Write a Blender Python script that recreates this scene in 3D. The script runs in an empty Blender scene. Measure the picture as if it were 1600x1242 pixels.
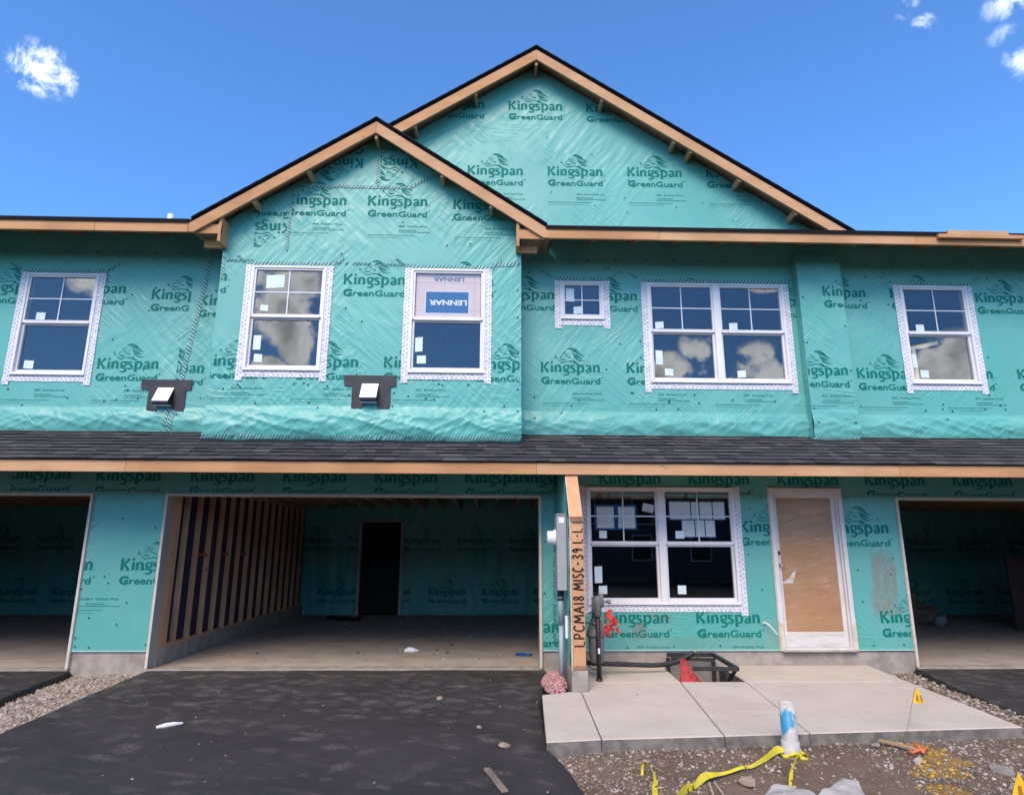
import bpy, bmesh, math, random
from mathutils import Vector, Matrix, noise
random.seed(7)
R = math.radians
scene = bpy.context.scene
COL = scene.collection

# ------------------------------------------------------------------ camera
cd = bpy.data.cameras.new('camera'); cam = bpy.data.objects.new('camera', cd); COL.objects.link(cam)
cd.sensor_width = 36; cd.sensor_fit = 'HORIZONTAL'; cd.lens = 1011.2/1600*36
cd.clip_start = .05; cd.clip_end = 2000
_th, _ya, _ro = .2309, .0299, .0030
_F = Vector((math.sin(_ya)*math.cos(_th), math.cos(_ya)*math.cos(_th), math.sin(_th)))
_R = Vector((math.cos(_ya), -math.sin(_ya), 0)); _U = _R.cross(_F)
_R2 = _R*math.cos(_ro)+_U*math.sin(_ro); _U2 = _U*math.cos(_ro)-_R*math.sin(_ro)
m = Matrix((_R2, _U2, -_F)).transposed().to_4x4(); m.translation = (4.256, -8.731, 1.449)
cam.matrix_world = m
scene.camera = cam

# ------------------------------------------------------------------ sky, sun, exposure
SUN_ELEV, SUN_AZ = 43, 198          # azimuth measured from +Y clockwise: the soft sun stands behind the camera, a little to the left
SKY = .090
scene.view_settings.view_transform = 'Standard'; scene.view_settings.look = 'None'
scene.view_settings.exposure = 1.28; scene.view_settings.gamma = 1
world = bpy.data.worlds.new('World'); scene.world = world; world.use_nodes = True
NT = world.node_tree; NT.nodes.clear()
def wn(t, **k):
    n = NT.nodes.new(t)
    for a, b in k.items(): setattr(n, a, b)
    return n
def wl(a, b): NT.links.new(a, b)
def wmath(op, a, b=None, c=None, clamp=False):
    n = wn('ShaderNodeMath', operation=op, use_clamp=clamp)
    for i, v in enumerate((a, b, c)):
        if v is None: continue
        if isinstance(v, (int, float)): n.inputs[i].default_value = v
        else: wl(v, n.inputs[i])
    return n.outputs[0]
sky = wn('ShaderNodeTexSky', sky_type='NISHITA', sun_disc=False)
sky.sun_elevation = R(SUN_ELEV); sky.sun_rotation = R(SUN_AZ); sky.air_density = 1.0; sky.dust_density = .15; sky.ozone_density = 2.0
tc = wn('ShaderNodeTexCoord'); sep = wn('ShaderNodeSeparateXYZ'); wl(tc.outputs['Generated'], sep.inputs[0])
dx, dy, dz = sep.outputs
zz = wmath('ADD', wmath('MAXIMUM', dz, 0.0), .22)
cmb = wn('ShaderNodeCombineXYZ'); wl(wmath('DIVIDE', dx, zz), cmb.inputs[0]); wl(wmath('DIVIDE', dy, zz), cmb.inputs[1])
cn = wn('ShaderNodeTexNoise'); cn.inputs['Scale'].default_value = 1.25; cn.inputs['Detail'].default_value = 9; cn.inputs['Roughness'].default_value = .58
ofs = wn('ShaderNodeVectorMath', operation='ADD'); wl(cmb.outputs[0], ofs.inputs[0]); ofs.inputs[1].default_value = (3.3, 1.7, 0)
wl(ofs.outputs[0], cn.inputs['Vector'])
def wramp(v, a, b):
    n = wn('ShaderNodeMapRange', interpolation_type='SMOOTHSTEP'); wl(v, n.inputs[0]); n.inputs[1].default_value = a; n.inputs[2].default_value = b
    return n.outputs[0]
rear = wramp(wmath('MULTIPLY', dy, -1.0), .05, .45)
cum = wmath('MULTIPLY', wramp(cn.outputs[0], .50, .60), rear)
# low cloud bank behind the camera, and wisps over the roofs
dn = wn('ShaderNodeTexNoise'); dn.inputs['Scale'].default_value = 16; dn.inputs['Detail'].default_value = 7; dn.inputs['Roughness'].default_value = .62
wl(tc.outputs['Generated'], dn.inputs['Vector'])
dc = wn('ShaderNodeTexNoise'); dc.inputs['Scale'].default_value = 9; dc.inputs['Detail'].default_value = 9; dc.inputs['Roughness'].default_value = .6
wl(tc.outputs['Generated'], dc.inputs['Vector'])
def puff(d, r, dens, sx=1.0, nz=None, k=4.2):
    s = wn('ShaderNodeVectorMath', operation='SUBTRACT'); wl(tc.outputs['Generated'], s.inputs[0]); s.inputs[1].default_value = d
    q = wn('ShaderNodeVectorMath', operation='MULTIPLY'); wl(s.outputs[0], q.inputs[0]); q.inputs[1].default_value = (1/sx, 1/sx, 1)
    l = wn('ShaderNodeVectorMath', operation='LENGTH'); wl(q.outputs[0], l.inputs[0])
    base = wmath('SUBTRACT', 1.0, wmath('DIVIDE', l.outputs['Value'], r))
    v = wmath('ADD', base, wmath('MULTIPLY', wmath('SUBTRACT', (nz or dn).outputs[0], .5), k))
    return wmath('MULTIPLY', wmath('MULTIPLY', wramp(v, .05, .55 if nz else .95), wramp(base, 0, .2 if nz else .35)), dens)
dw = wn('ShaderNodeTexNoise'); dw.inputs['Scale'].default_value = 26; dw.inputs['Detail'].default_value = 9; dw.inputs['Roughness'].default_value = .66; dw.inputs['Distortion'].default_value = .6
wl(tc.outputs['Generated'], dw.inputs['Vector'])
def wisp(d, r, dens, sx=1.0, sz=1.0):
    s = wn('ShaderNodeVectorMath', operation='SUBTRACT'); wl(tc.outputs['Generated'], s.inputs[0]); s.inputs[1].default_value = d
    q = wn('ShaderNodeVectorMath', operation='MULTIPLY'); wl(s.outputs[0], q.inputs[0]); q.inputs[1].default_value = (1/sx, 1/sx, 1/sz)
    l = wn('ShaderNodeVectorMath', operation='LENGTH'); wl(q.outputs[0], l.inputs[0])
    base = wmath('SUBTRACT', 1.0, wmath('DIVIDE', l.outputs['Value'], r))
    v = wmath('ADD', wmath('MULTIPLY', base, .9), wmath('MULTIPLY', wmath('SUBTRACT', dw.outputs[0], .56), 4.6))
    return wmath('MULTIPLY', wmath('MULTIPLY', wramp(v, -.1, 1.3), wramp(base, 0, .5)), dens)
puffs = [wisp((-.527, .660, .534), .036, .62, 1.35, .75), wisp((-.520, .652, .551), .026, .35, 1.2, .8), wisp((.499, .625, .601), .016, .24, 1.3, .8), wisp((.474, .630, .615), .014, .18, 1.5, .6),
         wisp((.566, .577, .590), .024, .32, 1.4, .8), wisp((.590, .605, .536), .026, .24, .8, 1.5), wisp((.572, .597, .565), .018, .18, 1.3, .7), wisp((.484, .614, .626), .015, .28, 1.2, .8)]
# cumulus over the street, the ones the panes mirror
for d_, r_, sx_ in (((-.325, -.875, .372), .070, 1.2), ((-.30, -.90, .325), .045, 1.5), ((-.272, -.92, .29), .040, 1.2), ((-.325, -.912, .246), .028, 1.2), ((.300, -.91, .287), .034, 1), ((.278, -.925, .258), .040, 1.3), ((.31, -.91, .25), .03, 1.2),
                    ((.392, -.885, .240), .060, 1.25), ((.585, -.78, .205), .075, 1.3), ((-.515, -.792, .338), .030, 1.4), ((.389, -.847, .372), .018, 2.0), ((-.1, -.93, .2), .06, 2), ((.1, -.9, .5), .12, 1.6), ((-.6, -.5, .6), .14, 1.3), ((.6, -.45, .6), .15, 1.3)):
    puffs.append(puff(d_, r_, 1.0, sx_, dc, 5.6))
mask = wmath('MULTIPLY', cum, wramp(dz, .42, .52))
for p_ in puffs: mask = wmath('MAXIMUM', mask, p_)
shade = wn('ShaderNodeMix', data_type='RGBA'); wl(wramp(dc.outputs[0], .50, .68), shade.inputs[0])
shade.inputs[6].default_value = (20, 19.8, 19.6, 1); shade.inputs[7].default_value = (8.2, 8.3, 8.6, 1)
tint = wn('ShaderNodeMix', data_type='RGBA', blend_type='MULTIPLY'); tint.inputs[0].default_value = 1; tint.inputs[7].default_value = (.60, .98, 1.38, 1)
wl(sky.outputs[0], tint.inputs[6])
mix = wn('ShaderNodeMix', data_type='RGBA'); wl(mask, mix.inputs[0]); wl(tint.outputs[2], mix.inputs[6]); wl(shade.outputs[2], mix.inputs[7])
bg = wn('ShaderNodeBackground'); wl(mix.outputs[2], bg.inputs[0]); bg.inputs[1].default_value = SKY
wo = wn('ShaderNodeOutputWorld'); wl(bg.outputs[0], wo.inputs[0])
world.cycles.sampling_method = 'MANUAL'; world.cycles.sample_map_resolution = 512
sl = bpy.data.lights.new('sun', 'SUN'); sl.energy = 1.5; sl.angle = R(34); sl.color = (1, .80, .58)
sun = bpy.data.objects.new('sun', sl); COL.objects.link(sun)
_sd = Vector((math.sin(R(SUN_AZ))*math.cos(R(SUN_ELEV)), math.cos(R(SUN_AZ))*math.cos(R(SUN_ELEV)), math.sin(R(SUN_ELEV))))
sun.rotation_euler = _sd.to_track_quat('Z', 'Y').to_euler(); sun.location = _sd*40

# ------------------------------------------------------------------ materials
class Mat:
    def __init__(s, name):
        s.m = bpy.data.materials.new(name); s.m.use_nodes = True; s.t = s.m.node_tree; s.b = s.t.nodes['Principled BSDF']; s.tc = None
    def n(s, t, **k):
        x = s.t.nodes.new(t)
        for a, b in k.items(): setattr(x, a, b)
        return x
    def l(s, a, b): s.t.links.new(a, b)
    def co(s, sc=(1, 1, 1), rot=(0, 0, 0), loc=(0, 0, 0)):
        if not s.tc: s.tc = s.n('ShaderNodeTexCoord')
        mp = s.n('ShaderNodeMapping'); mp.inputs['Scale'].default_value = sc; mp.inputs['Location'].default_value = loc
        src = s.tc.outputs['Object']
        if any(rot):
            r_ = s.n('ShaderNodeMapping'); r_.inputs['Rotation'].default_value = rot; s.l(src, r_.inputs[0]); src = r_.outputs[0]
        s.l(src, mp.inputs[0]); return mp.outputs[0]
    def noise(s, scale, detail=4, rough=.55, sc=(1, 1, 1), rot=(0, 0, 0), loc=(0, 0, 0), dist=0):
        x = s.n('ShaderNodeTexNoise'); x.inputs['Scale'].default_value = scale; x.inputs['Detail'].default_value = detail; x.inputs['Roughness'].default_value = rough
        x.inputs['Distortion'].default_value = dist
        s.l(s.co(sc, rot, loc), x.inputs['Vector']); return x.outputs[0]
    def ramp(s, v, a, b, lo=0, hi=1):
        x = s.n('ShaderNodeMapRange', interpolation_type='SMOOTHSTEP'); s.l(v, x.inputs[0])
        for i, q in enumerate((a, b, lo, hi)): x.inputs[i+1].default_value = q
        return x.outputs[0]
    def math(s, op, a, b=None):
        x = s.n('ShaderNodeMath', operation=op)
        for i, v in enumerate((a, b)):
            if v is None: continue
            if isinstance(v, (int, float)): x.inputs[i].default_value = v
            else: s.l(v, x.inputs[i])
        return x.outputs[0]
    def mix(s, f, a, b):
        x = s.n('ShaderNodeMix', data_type='RGBA')
        if isinstance(f, (int, float)): x.inputs[0].default_value = f
        else: s.l(f, x.inputs[0])
        for i, v in ((6, a), (7, b)):
            if isinstance(v, tuple): x.inputs[i].default_value = (*v[:3], 1)
            else: s.l(v, x.inputs[i])
        return x.outputs[2]
    def bump(s, h, strength=.5, dist=.01, prev=None):
        x = s.n('ShaderNodeBump'); x.inputs['Strength'].default_value = strength; x.inputs['Distance'].default_value = dist; s.l(h, x.inputs['Height'])
        if prev is not None: s.l(prev, x.inputs['Normal'])
        return x.outputs[0]
    def done(s, color, rough=.7, spec=.4, normal=None, metal=0):
        for nm, v in (('Base Color', color), ('Roughness', rough), ('Specular IOR Level', spec), ('Metallic', metal)):
            if isinstance(v, tuple): s.b.inputs[nm].default_value = (*v[:3], 1)
            elif isinstance(v, (int, float)): s.b.inputs[nm].default_value = v
            else: s.l(v, s.b.inputs[nm])
        if normal is not None: s.l(normal, s.b.inputs['Normal'])
        return s.m
def mk(name, c1, c2=None, scale=6, rough=.7, spec=.3, bump=0, bscale=60, sc=(1, 1, 1), metal=0, lo=.35, hi=.65, bd=.004):
    M = Mat(name)
    c = c1
    if c2: c = M.mix(M.ramp(M.noise(scale, 6, .6, sc), lo, hi), c1, c2)
    nb = M.bump(M.noise(bscale, 5, .6, sc), bump, bd) if bump else None
    return M.done(c, rough, spec, nb, metal)

def creases(M, prev):
    for ang, sc_, loc, lo in ((47, (13, 1, .75), 0, .50), (-46, (12, 1, .7), 7, .52), (9, (9, 1, .6), 13, .58), (84, (14, 1, .8), 19, .56)):
        v = M.noise(1.0, 1.5, .45, sc_, (0, R(ang), 0), (loc, loc, loc), .15)
        r = M.ramp(M.math('ABSOLUTE', M.math('SUBTRACT', v, .5)), .0, .045, 1, 0)
        r = M.math('MULTIPLY', r, M.ramp(M.noise(.95, 3, .6, (1, 1, 1), (0, 0, 0), (loc, 0, loc)), lo, lo+.12))
        prev = M.bump(r, .5, .008, prev)
    return prev
def wrap_mat(name, c1, c2, stain=False):
    M = Mat(name)
    c = M.mix(M.ramp(M.noise(.9, 5, .6, (1, 1, 1)), .35, .68), c1, c2)
    # faint double layers: broad vertical laps of the sheet where the wrap doubles up
    c = M.mix(M.math('MULTIPLY', M.ramp(M.noise(.8, 0, .5, (1, .2, .12)), .52, .545), .22), c, (.05, .40, .35))
    # fine mesh scrim and dust
    c = M.mix(M.math('MULTIPLY', M.ramp(M.noise(45, 4, .7), .45, .75), .10), c, (.34, .52, .50))
    if stain:
        d = M.math('ADD', M.ramp(M.noise(5, 6, .7), .5, .72, 0, .45), 0.0)
        def spot(loc, sz, k, col, c):
            mp = M.n('ShaderNodeVectorMath', operation='SUBTRACT'); M.l(M.co(), mp.inputs[0]); mp.inputs[1].default_value = loc
            dv = M.n('ShaderNodeVectorMath', operation='DIVIDE'); M.l(mp.outputs[0], dv.inputs[0]); dv.inputs[1].default_value = (sz[0], 1, sz[1])
            ab = M.n('ShaderNodeVectorMath', operation='ABSOLUTE'); M.l(dv.outputs[0], ab.inputs[0])
            sp = M.n('ShaderNodeSeparateXYZ'); M.l(ab.outputs[0], sp.inputs[0])
            mx = M.math('MAXIMUM', sp.outputs[0], sp.outputs[2])
            ed = M.math('ADD', M.math('SUBTRACT', 1.0, mx), M.math('MULTIPLY', M.math('SUBTRACT', M.noise(6, 7, .7, (1, 1, .5)), .5), 1.5))
            f = M.math('MULTIPLY', M.ramp(ed, -.05, .35), M.ramp(M.noise(16, 6, .75, (1, 1, .45)), .3, .62, .25, k))
            return M.mix(f, c, col)
        c = spot((9.44, 0, 1.02), (.20, .46), .85, (.22, .20, .17), c)
        c = spot((6.16, 0, .44), (.10, .12), .8, (.20, .17, .14), c)
        c = spot((6.45, 0, .60), (.16, .05), .7, (.22, .20, .16), c)
        c = spot((6.9, 0, .28), (1.1, .10), .4, (.17, .30, .24), c)
        c = spot((7.9, 0, .4), (.15, .2), .35, (.24, .30, .26), c)
    nb = M.bump(M.noise(40, 3, .6, (1, 1, .5), (0, R(-30), 0)), .18, .002)
    nb = creases(M, nb)
    return M.done(c, M.ramp(M.noise(7, 3), .3, .7, .30, .45), .42, nb)
WRAP = wrap_mat('housewrap_aqua', (.098, .365, .335), (.130, .405, .375))
WRAPG = wrap_mat('housewrap_aqua_soiled', (.095, .355, .325), (.124, .385, .360), True)
def print_mat(name, c):
    M = Mat(name)
    nb = creases(M, M.bump(M.noise(40, 3, .6, (1, 1, .5), (0, R(-30), 0)), .18, .002))
    return M.done(M.mix(M.ramp(M.noise(25, 5, .7), .45, .8), c, tuple(x*1.35+.004 for x in c)), .6, .15, nb)
PRINT = print_mat('wrap_print_teal', (.002, .165, .138))
PRINT2 = print_mat('wrap_fine_print', (.03, .22, .195))
NAIL = mk('cap_nail_black', (.012, .03, .035), rough=.5)
DASHL = mk('seam_tape_pale', (.36, .52, .53), (.20, .42, .41), 9, .4)
DASHD = mk('seam_tape_dark', (.015, .12, .115), (.05, .24, .22), 9, .45)
def wood(name, c1, c2, knot, sc, rough=.75):
    M = Mat(name)
    g = M.noise(7, 8, .65, sc, dist=.4)
    c = M.mix(M.ramp(g, .32, .68), c1, c2)
    c = M.mix(M.math('MULTIPLY', M.ramp(M.noise(1.3, 3, .5), .4, .65), .5), c, tuple(x*.72 for x in c1))
    v = M.n('ShaderNodeTexVoronoi'); v.inputs['Scale'].default_value = 4.2; M.l(M.co(tuple(.45 if q < 1 else 1.1 for q in sc)), v.inputs['Vector'])
    c = M.mix(M.math('MULTIPLY', M.ramp(v.outputs[0], .03, .085, 1, 0), .85), c, knot)
    vn = M.n('ShaderNodeTexVoronoi'); vn.inputs['Scale'].default_value = 12; M.l(M.co(), vn.inputs['Vector'])
    c = M.mix(M.math('MULTIPLY', M.ramp(vn.outputs[0], .045, .075, 1, 0), .8), c, tuple(x*.6 for x in knot))
    v2 = M.noise(16, 6, .75, tuple(.5 if q < 1 else 1 for q in sc))
    c = M.mix(M.math('MULTIPLY', M.ramp(v2, .62, .72), .6), c, knot)
    return M.done(c, rough, .25, M.bump(g, .25, .004))
WOODX = wood('lumber_long_x', (.46, .235, .108), (.55, .30, .150), (.14, .075, .04), (.12, 1, 1))
WOODZ = wood('lumber_long_z', (.54, .285, .145), (.62, .36, .195), (.14, .075, .04), (1, 1, .12))
WOODX2 = wood('lumber_pale_x', (.50, .275, .142), (.57, .34, .19), (.16, .10, .05), (.12, 1, 1))
STUD = wood('stud_aged_z', (.50, .28, .15), (.62, .37, .21), (.1, .05, .03), (1, 1, .12))
ENDG = mk('end_grain', (.22, .12, .07), (.3, .17, .1), 30)
OSB = mk('osb_sheathing', (.34, .23, .13), (.46, .33, .2), 22, bump=.4, bscale=35)
PALEW = mk('pale_raw_edge', (.62, .55, .45), (.5, .42, .33), 12)
VINYL = mk('white_vinyl', (.70, .68, .71), (.76, .74, .76), 3, .38, .5)
VINYL2 = mk('white_vinyl_sash', (.66, .65, .68), (.72, .70, .73), 3, .38, .5)
GRILLE = mk('grille_white', (.62, .68, .76), rough=.4)
TAPE = mk('flashing_tape_white', (.60, .60, .66), (.72, .72, .76), 14, .45, .4, .35, 30)
TAPEM = mk('flashing_tape_marks', (.33, .33, .40), (.42, .42, .48), 30)
STICK = mk('sticker_pale', (.56, .68, .72), (.64, .74, .76), 8, .5)
BLACKT = mk('black_flashing', (.022, .020, .028), (.035, .032, .04), 8, .5, .4, .5, 18)
HOODB = mk('hood_dark', (.03, .028, .04), rough=.5)
HOODW = mk('hood_white_plastic', (.90, .90, .90), rough=.25, spec=.6)
CONC = mk('concrete_foundation', (.26, .225, .195), (.36, .32, .285), 5, .9, .2, .5, 25)
def slab_mat():
    M = Mat('concrete_walk')
    c = M.mix(M.ramp(M.noise(1.6, 7, .62), .3, .7), (.485, .412, .340), (.555, .480, .405))
    c = M.mix(M.math('MULTIPLY', M.ramp(M.noise(3.2, 5, .6, (.35, 1, 1)), .62, .70), .35), c, (.33, .29, .26))
    c = M.mix(M.math('MULTIPLY', M.ramp(M.noise(60, 4, .7), .55, .75), .3), c, (.36, .32, .29))
    return M.done(c, .85, .25, M.bump(M.noise(120, 4, .7, (1, .25, 1)), .35, .003))
SLAB = slab_mat()
SLABF = mk('concrete_walk_edge', (.13, .118, .108), (.22, .20, .185), 9, .92, .15, .8, 22)
GFLOOR = mk('garage_concrete', (.36, .30, .25), (.44, .375, .32), 2.5, .8, .25, .2, 40)
JAMB = mk('jamb_board', (.36, .335, .30), (.43, .40, .36), 5, .7, sc=(1, 1, .2))
JAMBE = mk('jamb_pale_edge', (.60, .54, .47), (.52, .46, .40), 8)
SHING = [mk('shingle_tone_%s' % 'abcdef'[i], (a*1.02, a*.97, a*1.05), (a*.72, a*.68, a*.74), 60, .92, .2, .8, 120, hi=.7) for i, a in enumerate((.062, .049, .074, .056, .088, .042))]
SHED = mk('shingle_edge', (.012, .012, .016), rough=.95)
MEMB = mk('membrane_navy', (.012, .012, .05), (.02, .018, .07), 4, .55)
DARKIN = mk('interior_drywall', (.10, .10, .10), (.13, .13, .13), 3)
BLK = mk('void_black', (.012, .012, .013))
def asphalt():
    M = Mat('asphalt_new')
    c = M.mix(M.ramp(M.noise(1.1, 6, .6), .3, .7), (.029, .0255, .0245), (.043, .038, .036))
    c = M.mix(M.math('MULTIPLY', M.ramp(M.noise(170, 3, .7), .56, .72), .45), c, (.105, .10, .10))
    # dusty shoe prints and scuffs tracked out of the garage
    nz = M.n('ShaderNodeTexNoise'); nz.inputs['Scale'].default_value = 5; M.l(M.co(), nz.inputs['Vector'])
    near = M.math('MULTIPLY', M.n_y(), -1.0)
    for sc_, ang, loc, t0, t1, lo, hi, k in (((3.1, 5.4, 1), 24, 0, .20, .42, .15, .62, .62), ((4.2, 2.6, 1), 24, 3.3, .18, .40, .30, .78, .55), ((3.6, 6.5, 1), -8, 7.7, .18, .40, .10, .90, .60), ((5.5, 8.5, 1), 40, 11.1, .2, .42, .0, .92, .5)):
        v = M.n('ShaderNodeTexVoronoi', feature='F1'); v.inputs['Scale'].default_value = 1.0; v.inputs['Randomness'].default_value = 1
        wp = M.n('ShaderNodeMix', data_type='VECTOR'); wp.inputs[0].default_value = .12
        M.l(M.co(sc_, (0, 0, R(ang)), (loc, loc, 0)), wp.inputs[4]); M.l(nz.outputs['Color'], wp.inputs[5]); M.l(wp.outputs[1], v.inputs['Vector'])
        sr = M.n('ShaderNodeSeparateColor'); M.l(v.outputs['Color'], sr.inputs[0])
        pick = M.ramp(M.math('SUBTRACT', sr.outputs[0], M.ramp(near, .2, 3.4, lo, hi)), -.02, .04)
        foot = M.math('MULTIPLY', M.ramp(v.outputs[0], t0, t1, 1, 0), pick)
        tread = M.ramp(M.noise(34, 5, .8, (1.2, 2.2, 1), (0, 0, R(ang)), (loc, 0, 0)), .44, .62)
        c = M.mix(M.math('MULTIPLY', M.math('MULTIPLY', M.math('MULTIPLY', foot, tread), M.ramp(sr.outputs[1], 0, 1, .35, 1)), k), c, (.25, .222, .20))
    # long drags of dust
    st = M.math('MULTIPLY', M.ramp(M.noise(3.2, 7, .68, (.5, 2.1, 1), (0, 0, R(24))), .54, .74), .42)
    c = M.mix(st, c, (.15, .128, .115))
    dg = M.math('MULTIPLY', M.ramp(M.noise(9, 7, .75, (1, 1.6, 1), (0, 0, R(24))), .55, .75), .30)
    c = M.mix(dg, c, (.15, .13, .118))
    return M.done(c, M.ramp(M.noise(3, 4), .3, .7, .72, .9), .35, M.bump(M.noise(190, 4, .75), .9, .006))
def _ny(s):
    x = s.n('ShaderNodeSeparateXYZ'); s.l(s.co(), x.inputs[0]); return x.outputs[1]
Mat.n_y = _ny
ASPH = asphalt()
ASPHE = mk('asphalt_edge', (.012, .012, .013), (.03, .028, .028), 30, .95, .2, 1, 60)
def dirt():
    M = Mat('dirt')
    c = M.mix(M.ramp(M.noise(2.2, 7, .65), .3, .7), (.125, .080, .053), (.195, .140, .100))
    c = M.mix(M.math('MULTIPLY', M.ramp(M.noise(38, 5, .75), .52, .7), .55), c, (.25, .205, .17))
    def patch(loc, r, c):
        mp = M.n('ShaderNodeVectorMath', operation='DISTANCE'); M.l(M.co((1, 1, 0)), mp.inputs[0]); mp.inputs[1].default_value = (loc[0], loc[1], 0)
        d = M.math('ADD', M.math('SUBTRACT', 1.0, M.math('DIVIDE', mp.outputs['Value'], r)), M.math('MULTIPLY', M.math('SUBTRACT', M.noise(7, 5, .7), .5), 1.6))
        f = M.math('MULTIPLY', M.ramp(d, .05, .5), M.ramp(M.noise(60, 3, .7), .4, .6))
        return M.mix(M.math('MULTIPLY', f, .8), c, (.48, .27, .03))
    for q in YPAINT: c = patch(q[:2], q[2], c)
    return M.done(c, .95, .15, M.bump(M.noise(55, 6, .75), 1, .012))
YPAINT = ((7.78, -2.93, .13), (7.85, -3.08, .16), (7.80, -3.32, .20), (7.62, -3.52, .20), (7.40, -3.88, .17), (7.42, -3.60, .10))
DIRT = dirt()
STONES = [mk('stone_%s' % n_, c, tuple(x*.72 for x in c), 9, .9) for n_, c in (('light', (.46, .395, .335)), ('tan', (.33, .25, .185)), ('grey', (.26, .225, .195)), ('dark', (.12, .095, .08)), ('brown', (.20, .14, .098)))]
STY = mk('stone_yellow_paint', (.62, .38, .03), (.5, .28, .02), 15, .7)
PINK = [mk('pink_stone_%s' % n_, c, None, rough=.9) for n_, c in (('a', (.50, .16, .17)), ('b', (.42, .28, .26)), ('c', (.55, .30, .30)), ('d', (.30, .19, .16)))]
GREYP = mk('grey_pvc', (.27, .30, .35), (.31, .34, .39), 4, .45, .5)
METERG = mk('meter_box_grey', (.30, .305, .32), (.34, .345, .355), 5, .5, .5)
WHITEP = mk('white_plastic', (.74, .74, .76), rough=.4, spec=.5)
BRONZE = mk('conduit_brown', (.05, .035, .03), rough=.6)
IRON = mk('black_iron', (.012, .012, .013), (.035, .03, .028), 20, .5, .5, .3, 60)
GASG = mk('gas_grey', (.13, .138, .15), (.19, .20, .21), 9, .55, .5, .3, 40)
HOSE = mk('black_hose', (.022, .018, .02), (.04, .033, .033), 9, .5, .4)
REDR = mk('red_ribbon', (.62, .045, .03), (.5, .03, .03), 10, .5)
REDN = mk('red_net', (.52, .03, .035), (.38, .02, .03), 14, .6)
ORANGE = mk('orange_ribbon', (.80, .16, .06), rough=.5)
YEL = mk('caution_yellow', (.72, .60, .035), (.62, .50, .03), 9, .4, .5)
YFLAG = mk('flag_yellow', (.80, .42, .015), rough=.5)
YBLK = mk('tape_black_print', (.015, .013, .01), rough=.5)
def pvc():
    M = Mat('pvc_painted')
    c = M.mix(M.ramp(M.noise(12, 5, .7), .4, .7), (.54, .51, .47), (.38, .35, .31))
    d = M.n('ShaderNodeVectorMath', operation='DISTANCE'); M.l(M.co((1, 0, .62)), d.inputs[0]); d.inputs[1].default_value = (-.022, -.05, .165)
    e = M.math('ADD', M.math('SUBTRACT', .085, d.outputs['Value']), M.math('MULTIPLY', M.math('SUBTRACT', M.noise(13, 5, .65, (1.3, 1, .5)), .5), .17))
    c = M.mix(M.ramp(e, 0, .02), c, (.035, .25, .42))
    return M.done(c, .45, .4)
PVC = pvc()
PAPER = mk('paper_white', (.80, .82, .80), (.74, .77, .76), 5, .8)
BLUET = mk('painters_tape_blue', (.03, .11, .30), rough=.6)
SHEETW = mk('white_sheeting', (.47, .44, .41), (.34, .315, .29), 4, .55, .4, .6, 9)
CARD = None
def card():
    M = Mat('cardboard_under_film')
    c = M.mix(M.ramp(M.noise(2.5, 5, .6), .3, .7), (.36, .20, .105), (.41, .235, .13))
    c = M.mix(M.math('MULTIPLY', M.ramp(M.noise(5, 7, .72, (.5, 1, 5), (0, R(9), 0)), .56, .70), .60), c, (.54, .42, .33))
    w = M.bump(M.noise(6, 6, .7, (.4, 1, 5), (0, R(9), 0)), .5, .01)
    return M.done(c, .25, .5, w)
CARD = card()
DOORW = mk('door_white', (.64, .62, .62), (.58, .555, .55), 3, .5, .4)
DIRTYW = mk('door_rail_scuffed', (.58, .56, .54), (.34, .29, .25), 5, .6, sc=(.3, 1, 2), lo=.45, hi=.75)
BOARDP = mk('board_pink_sheet', (.80, .60, .53), (.84, .67, .60), 3, .6)
BLUEP = mk('panel_blue', (.012, .10, .28), (.018, .12, .32), 2, .5)
GREYL = mk('lettering_grey', (.22, .22, .28), rough=.6)
WHITEL = mk('lettering_white', (.85, .85, .86), rough=.6)
MARKER = mk('marker_ink', (.018, .009, .006), (.04, .02, .014), 30, .8)
SIDING = mk('siding_dark', (.06, .065, .075), (.075, .08, .09), 2, .6)
def glass():
    M = Mat('window_glass'); t = M.t; t.nodes.remove(M.b)
    o = t.nodes['Material Output']
    tr = M.n('ShaderNodeBsdfTransparent'); tr.inputs[0].default_value = (.93, .94, .94, 1)
    gl = M.n('ShaderNodeBsdfGlossy'); gl.inputs['Color'].default_value = (.93, .97, 1, 1); gl.inputs['Roughness'].default_value = 0
    M.l(M.bump(M.noise(1.3, 1), .03, .02), gl.inputs['Normal'])
    fr = M.n('ShaderNodeLayerWeight'); fr.inputs[0].default_value = .5
    f = M.math('ADD', M.math('MULTIPLY', M.math('POWER', fr.outputs['Facing'], 4.0), .6), .055)
    mx = M.n('ShaderNodeMixShader'); M.l(f, mx.inputs[0]); M.l(tr.outputs[0], mx.inputs[1]); M.l(gl.outputs[0], mx.inputs[2]); M.l(mx.outputs[0], o.inputs[0])
    return M.m
GLASS = glass()

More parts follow.
